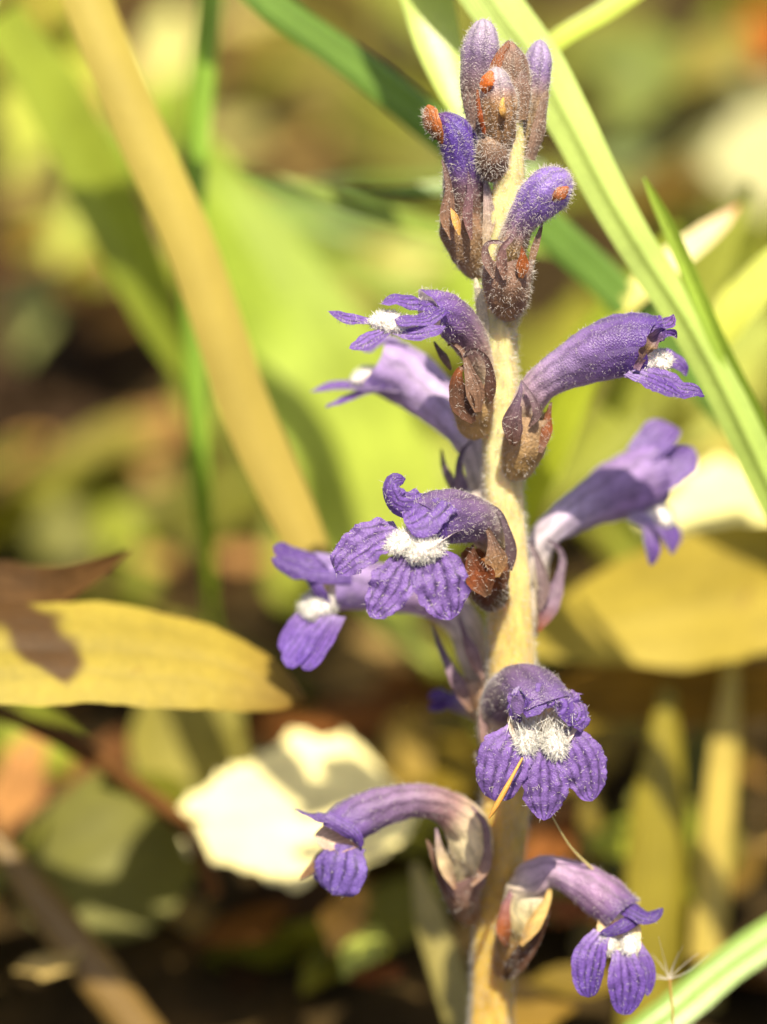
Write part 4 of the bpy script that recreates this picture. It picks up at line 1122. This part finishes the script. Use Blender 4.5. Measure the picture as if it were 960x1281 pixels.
# hand-placed blurred leaves further back: (px, py, height, long half, short half, angle, colour, material, kind)
FAR = [
    (60, 110, 6, 120, 62, 70, srgb(176, 184, 70), 'MLF', 0), (115, 250, 4, 90, 50, 60, srgb(196, 202, 96), 'MLF', 0), (40, 30, 7, 90, 50, 40, srgb(170, 160, 60), 'MLF', 0),
    (170, 180, 5, 130, 45, 55, srgb(130, 150, 44), 'MLF', 0), (210, 60, 5, 60, 26, 80, srgb(214, 212, 130), 'MLF', 0), (215, 330, 4, 60, 40, 30, srgb(150, 160, 50), 'MLF', 0),
    (100, 235, 4, 60, 40, 0, srgb(200, 200, 110), 'MLF', 0), (55, 235, 1, 70, 34, 0, srgb(200, 196, 130), 'MDR', 1),
    (175, 310, 1, 50, 36, 40, srgb(214, 186, 150), 'MDR', 1), (165, 320, 2, 40, 30, 10, srgb(226, 190, 150), 'MDR', 1), (395, 105, 2, 46, 34, 0, srgb(206, 180, 136), 'MDR', 1),
    (285, 170, 2, 46, 34, 0, srgb(196, 190, 110), 'MLF', 0), (40, 380, 2, 70, 30, 80, srgb(150, 156, 90), 'MLF', 0), (70, 300, 1, 90, 30, 20, srgb(160, 104, 50), 'MDR', 1),
    (300, 20, 4, 50, 30, 20, srgb(216, 206, 120), 'MLF', 0), (130, 160, 1, 60, 30, 0, srgb(130, 96, 56), 'MDR', 1),
    (120, 560, 1, 70, 44, 30, srgb(156, 150, 84), 'MDR', 1), (190, 545, 1, 60, 40, 10, srgb(176, 140, 96), 'MDR', 1), (170, 600, 1, 40, 30, 0, srgb(196, 160, 120), 'MDR', 1),
    (200, 690, 1, 40, 22, 0, srgb(200, 160, 110), 'MDR', 1), (20, 580, 1, 50, 34, 30, srgb(190, 150, 100), 'MDR', 1), (300, 700, 1, 44, 26, 0, srgb(196, 150, 110), 'MDR', 1),
    (420, 260, 5, 220, 26, -18, srgb(120, 150, 60), 'MGR', 2), (400, 310, 5, 200, 30, -30, srgb(134, 156, 60), 'MGR', 2), (520, 235, 6, 160, 22, 4, srgb(110, 144, 56), 'MGR', 2),
    (500, 340, 3, 60, 40, 20, srgb(206, 206, 120), 'MLF', 0), (540, 420, 2, 120, 60, 60, srgb(140, 160, 50), 'MLF', 0), (520, 620, 1.5, 80, 60, 70, srgb(150, 160, 60), 'MLF', 0),
    (760, 60, 6, 60, 34, 20, srgb(120, 134, 56), 'MLF', 0), (800, 110, 6, 70, 40, 60, srgb(126, 140, 60), 'MLF', 0), (850, 60, 6, 70, 40, 0, srgb(150, 140, 60), 'MLF', 0),
    (870, 80, 6, 80, 40, 20, srgb(160, 148, 64), 'MLF', 0), (958, 50, 6, 36, 30, 90, srgb(140, 70, 18), 'MDR', 3), (920, 140, 5, 90, 70, 60, srgb(150, 150, 100), 'MLF', 0),
    (965, 200, 5, 70, 80, 80, srgb(190, 188, 140), 'MLF', 0), (790, 180, 4, 80, 44, 20, srgb(150, 170, 100), 'MLF', 0), (740, 20, 6, 90, 40, 0, srgb(140, 130, 60), 'MLF', 0),
    (830, 240, 2, 90, 40, 30, srgb(120, 96, 40), 'MDR', 1), (940, 90, 5, 60, 40, 0, srgb(190, 170, 110), 'MDR', 1),
    (880, 520, 2, 110, 40, 40, srgb(176, 180, 84), 'MLF', 0), (760, 540, 2, 130, 50, 50, srgb(140, 146, 50), 'MLF', 0), (930, 440, 2, 70, 50, 60, srgb(160, 170, 80), 'MLF', 0),
    (700, 460, 2, 100, 50, 70, srgb(140, 140, 40), 'MLF', 0), (930, 560, 1.6, 70, 40, 20, srgb(190, 170, 80), 'MLF', 0), (870, 430, 2, 60, 26, 60, srgb(206, 200, 130), 'MLF', 0),
    (430, 840, 0.9, 60, 28, 0, srgb(170, 140, 96), 'MDR', 1), (470, 800, 0.9, 60, 30, 0, srgb(176, 150, 110), 'MDR', 1), (440, 890, 1.0, 120, 44, 10, srgb(150, 96, 50), 'MDR', 1),
    (510, 870, 1.0, 80, 50, 10, srgb(170, 110, 60), 'MDR', 1), (560, 960, 1.0, 70, 60, 10, srgb(150, 130, 40), 'MYL', 4), (500, 950, 1.1, 60, 36, 70, srgb(176, 150, 70), 'MYL', 4),
    (430, 1150, 1.2, 44, 30, 70, srgb(220, 180, 130), 'MDR', 1), (450, 1190, 1.2, 40, 26, 60, srgb(170, 180, 84), 'MLF', 0), (470, 1220, 0.8, 36, 26, 0, srgb(150, 90, 60), 'MDR', 1),
    (60, 1205, 1.2, 44, 24, 10, srgb(224, 200, 150), 'MDR', 1), (20, 990, 1.3, 70, 34, 70, srgb(190, 140, 100), 'MDR', 1), (130, 960, 1.1, 80, 40, 30, srgb(120, 80, 50), 'MDR', 1),
    (300, 1160, 0.8, 70, 36, 20, srgb(110, 74, 40), 'MDR', 1), (700, 1060, 0.9, 60, 40, 30, srgb(150, 96, 56), 'MDR', 1), (700, 1150, 0.8, 60, 30, 0, srgb(140, 84, 56), 'MDR', 1),
    (720, 930, 1.0, 70, 60, 60, srgb(150, 130, 44), 'MYL', 4), (890, 960, 0.9, 60, 40, 80, srgb(150, 130, 40), 'MYL', 4), (900, 1090, 0.8, 60, 44, 30, srgb(120, 96, 40), 'MYL', 4),
    (950, 1040, 0.8, 40, 30, 30, srgb(190, 160, 110), 'MDR', 1), (720, 1230, 0.7, 60, 36, 0, srgb(140, 120, 50), 'MYL', 4), (660, 1270, 0.7, 60, 30, 0, srgb(160, 130, 60), 'MYL', 4),
]
FLAB = ['yellow-green weed leaf among the litter well behind the spike', 'dry tan to brown leaf lying in the litter well behind the spike',
        'long green blade lying across the weeds well behind the spike', 'orange leaf at the far side of the weeds beyond the wide blade',
        'dull yellow leaf lying low in the litter behind the lower flowers']
FGRP = ['weed leaves behind the plant', 'dry litter leaves behind the plant', 'blades across the far weeds', None, 'dull yellow litter leaves']
FNAM = ['weed_leaf', 'litter_leaf', 'grass_leaf', 'fallen_leaf', 'yellow_litter_leaf']
MARKS = [('the top of the thick yellow stalk', 120, 60), ('the middle of the thick yellow stalk', 230, 300), ('the foot of the thick yellow stalk', 370, 660),
         ('the upright dark green blade', 245, 560), ('the closed buds', 620, 120), ('the violet bud with the rusty tip', 560, 220), ('the upper pair of side flowers', 460, 430),
         ('the woolly-throated middle flower', 500, 680), ('the wide green blade', 760, 150), ('the lower run of the wide blade', 900, 450), ('the withered side flower', 760, 450),
         ('the far-side flower', 780, 620), ('the ochre yellow leaf', 850, 760), ('the large yellow leaf', 120, 820), ('the dark blotch of the yellow leaf', 40, 700),
         ('the cream-white leaf', 350, 1020), ('the rounded olive leaf', 130, 1090), ('the brown leaning stem', 60, 1220), ('the arching flower', 500, 1020),
         ('the base of the spike', 610, 1200), ('the lowest side flower', 740, 1150), ('the broad olive stalk', 830, 1000), ('the pale straw stalk', 910, 960),
         ('the plumed seed', 850, 1230), ('the small lime leaf', 940, 380), ('the pink-tipped cream leaf', 870, 300), ('the sunlit crossing blade', 780, 20),
         ('the orange leaf', 945, 45), ('the shady hollow above the yellow leaf', 130, 480), ('the lowest camera-facing flower', 690, 930)]


def shade(c):
    v = max(c)
    r_, g_, b_ = (q / v for q in c)
    tone = 'pale' if v > 0.5 else 'mid-toned' if v > 0.28 else 'dark'
    hue = 'cream' if b_ > 0.5 and g_ > 0.75 else 'green' if g_ >= 0.97 and r_ < 0.72 else 'lime' if g_ >= 0.93 else 'yellow' if g_ > 0.66 else 'tan' if g_ > 0.45 else 'rusty'
    return tone + ' ' + hue


USED = set()
MM = dict(MLF=MLF, MDR=MDR, MGR=MGR, MYL=MYL)
for k, (px, py, h, la, sa, ang, c1, mt, kd) in enumerate(FAR):
    dw = gw(px, py, h)
    sc = (DIST - dw / CM) / DIST
    ca, sa_ = math.cos(RAD(ang)) * la, math.sin(RAD(ang)) * la
    tilt = rnd.uniform(-0.15, 0.15)
    pts = []
    for t in (-1, -0.4, 0.2, 0.7, 1):
        pts.append((px + ca * t, py - sa_ * t, dw + rnd.uniform(-20, 20) - sa_ * t * 0.9 * sc))
    if kd in (1, 4):
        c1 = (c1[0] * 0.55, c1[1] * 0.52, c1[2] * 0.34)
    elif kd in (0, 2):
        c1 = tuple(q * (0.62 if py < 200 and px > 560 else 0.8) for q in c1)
    mk_n = sorted(MARKS, key=lambda m: (m[1] - px) ** 2 + (m[2] - py) ** 2)
    lb = FLAB[kd]
    if kd != 3:
        noun = ('weed leaf', 'dry leaf', 'grass blade', '', 'litter leaf')[kd]
        size = 'large' if la * sa > 4200 else 'small' if la * sa < 1700 else 'middling'
        for lb in ['%s %s %s behind %s' % (size, shade(FAR[k][6]), noun, mk_n[q][0]) for q in range(3)] + ['%s %s %s between %s and %s' % (size, shade(FAR[k][6]), noun, mk_n[0][0][4:], mk_n[1][0])]:
            if lb not in USED:
                break
    USED.add(lb)
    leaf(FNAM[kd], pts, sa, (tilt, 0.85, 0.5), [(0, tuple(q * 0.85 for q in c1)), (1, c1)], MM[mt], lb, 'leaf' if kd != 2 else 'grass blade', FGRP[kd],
         base=0.15, peak=0.45, e=2.0, cup=rnd.uniform(-0.3, 0.3), crease=5, ripple=14 * sc, rs=0.5, jag=0.2, nu=9, nv=16, seed=k * 1.7)

# random litter over the soil, kinds by where they lie: bare dark soil and brown leaves on one side, weeds on the other
LIT = [(srgb(98, 72, 32), 'curled mid-brown dry leaf in the litter', 'curled mid-brown litter leaves', MDR),
       (srgb(150, 124, 68), 'pale tan dry leaf in the litter', 'pale tan litter leaves', MDR),
       (srgb(48, 32, 14), 'dark rotted leaf in the litter', 'dark rotted litter leaves', MDR),
       (srgb(104, 104, 30), 'dull olive leaf low in the weeds', 'dull olive weed leaves', MLF),
       (srgb(134, 142, 44), 'small yellow-green leaf low in the weeds', 'small yellow-green weed leaves', MLF)]


def pixel_of(p):
    d = p - camo.location
    z = d.dot(AF)
    return 480 + d.dot(AX) / z * DIST * CM, 640.5 - d.dot(AU) / z * DIST * CM


protos = []
for kd, (c1, lb, gp, mt) in enumerate(LIT):
    for q in range(3):
        shh = Sheet()
        L, Wd = rnd.uniform(1.1, 2.2), rnd.uniform(0.5, 0.9)
        nv_, nu_ = 12, 7
        rows, cc, uu = [], [], []
        cl = rnd.uniform(-0.5, 0.7)
        for i in range(nv_):
            t = i / (nv_ - 1)
            hw = Wd * (math.sin(math.pi * min(1, t * 0.96 + 0.04)) ** 0.7)
            r = []
            for j in range(nu_):
                s_ = -1 + 2 * j / (nu_ - 1)
                x, y = (t - 0.5) * 2 * L, hw * s_
                z = cl * hw * s_ * s_ + 0.25 * L * (t - 0.5) ** 2 + 0.3 * noise.noise(Vector((x * 1.1, y * 1.3, kd * 9 + q * 3)))
                r.append(Vector((x, y, z)))
            rows.append(r)
            cc.append([tuple(q2 * (0.8 + 0.3 * t) for q2 in c1)] * nu_)
            uu.append([(0.5 + 0.5 * (-1 + 2 * j / (nu_ - 1)), t) for j in range(nu_)])
        shh.grid(rows, cc, uu)
        protos.append([kd, shh, None])
for i in range(240):
    yy = 2.5 + 66 * rnd.random() ** 1.15
    hwid = (yy + 27) * 0.15 + 2.5
    xx = rnd.uniform(-hwid, hwid)
    if abs(xx - base_pt.x) < 1.2 and abs(yy - base_pt.y) < 1.2:
        continue
    px, py = pixel_of(Vector((xx, yy, 0.4)))
    if px < 300 and 270 < py < 740:
        wts = (2, 1, 4.5, 2.5, 0.7)
    elif py > 860:
        wts = (2, 1, 2, 5, 1.5)
    elif px < 300:
        wts = (3, 1, 2, 3, 3)
    else:
        wts = (1, 0.5, 1, 5, 4)
    kd = rnd.choices(range(5), wts)[0]
    pr_ = protos[kd * 3 + rnd.randrange(3)]
    if pr_[2] is None:
        o = mk('ground_leaf', pr_[1], LIT[kd][3])
        pr_[2] = o.data
    else:
        o = bpy.data.objects.new('ground_leaf', pr_[2])
        COL.objects.link(o)
    up = rnd.uniform(0.15, 0.7) if kd < 3 else rnd.uniform(0.3, 2.2)
    o.location = (xx, yy, gz(xx, yy) + up)
    k_ = 0.5 if kd < 3 else 0.7
    o.rotation_euler = (rnd.uniform(-k_, k_), rnd.uniform(-k_, k_), rnd.uniform(0, 6.28))
    s_ = rnd.uniform(0.7, 1.25)
    o.scale = (s_, s_, s_)
    lm = min(MARKS, key=lambda m: (m[1] - px) ** 2 + (m[2] - py) ** 2)[0]
    tag(o, LIT[kd][1] + ' behind ' + lm, 'leaf', LIT[kd][2])

# the uncounted mass of litter and low weeds that carries on all round
rg = np.random.RandomState(5)
mass = Sheet()
PAL = [srgb(98, 72, 32), srgb(150, 124, 68), srgb(60, 42, 20), srgb(104, 104, 30), srgb(134, 142, 44), srgb(120, 124, 40), srgb(84, 70, 30)]
made = 0
while made < 5200:
    x = rg.normal(0, 45)
    y = rg.uniform(-40, 190)
    wedge = (y + 27) * 0.15 + 2.5
    if -3 < y < 68 and abs(x) < wedge or y < 2 and abs(x) < 9:
        continue
    made += 1
    L, W_ = rg.uniform(0.8, 2.2), rg.uniform(0.35, 0.8)
    a_, ti, tj = rg.uniform(0, 6.28), rg.uniform(-0.6, 0.6), rg.uniform(-0.6, 0.6)
    c0 = Vector((x, y, gz(x, y) + rg.uniform(0.1, 1.6)))
    Mx = Matrix.Rotation(a_, 3, 'Z') @ Matrix.Rotation(ti, 3, 'X') @ Matrix.Rotation(tj, 3, 'Y')
    col = PAL[rg.randint(len(PAL))]
    rows, uu = [], []
    for i_ in range(5):
        t = i_ / 4
        hw = W_ * (0.08 + math.sin(math.pi * t) ** 0.8)
        rows.append([c0 + Mx @ Vector(((t - 0.5) * 2 * L, hw * q, 0.25 * hw * q * q + 0.3 * L * (t - 0.5) ** 2)) for q in (-1, 0, 1)])
        uu.append([(0.5 + 0.5 * q, t) for q in (-1, 0, 1)])
    mass.grid(rows, [[col] * 3] * 5, uu)
lo = mk('leaf_litter', mass, MDR, kind='stuff')
tag(lo, 'loose mass of brown and olive leaf litter spreading over the soil', 'leaf litter')
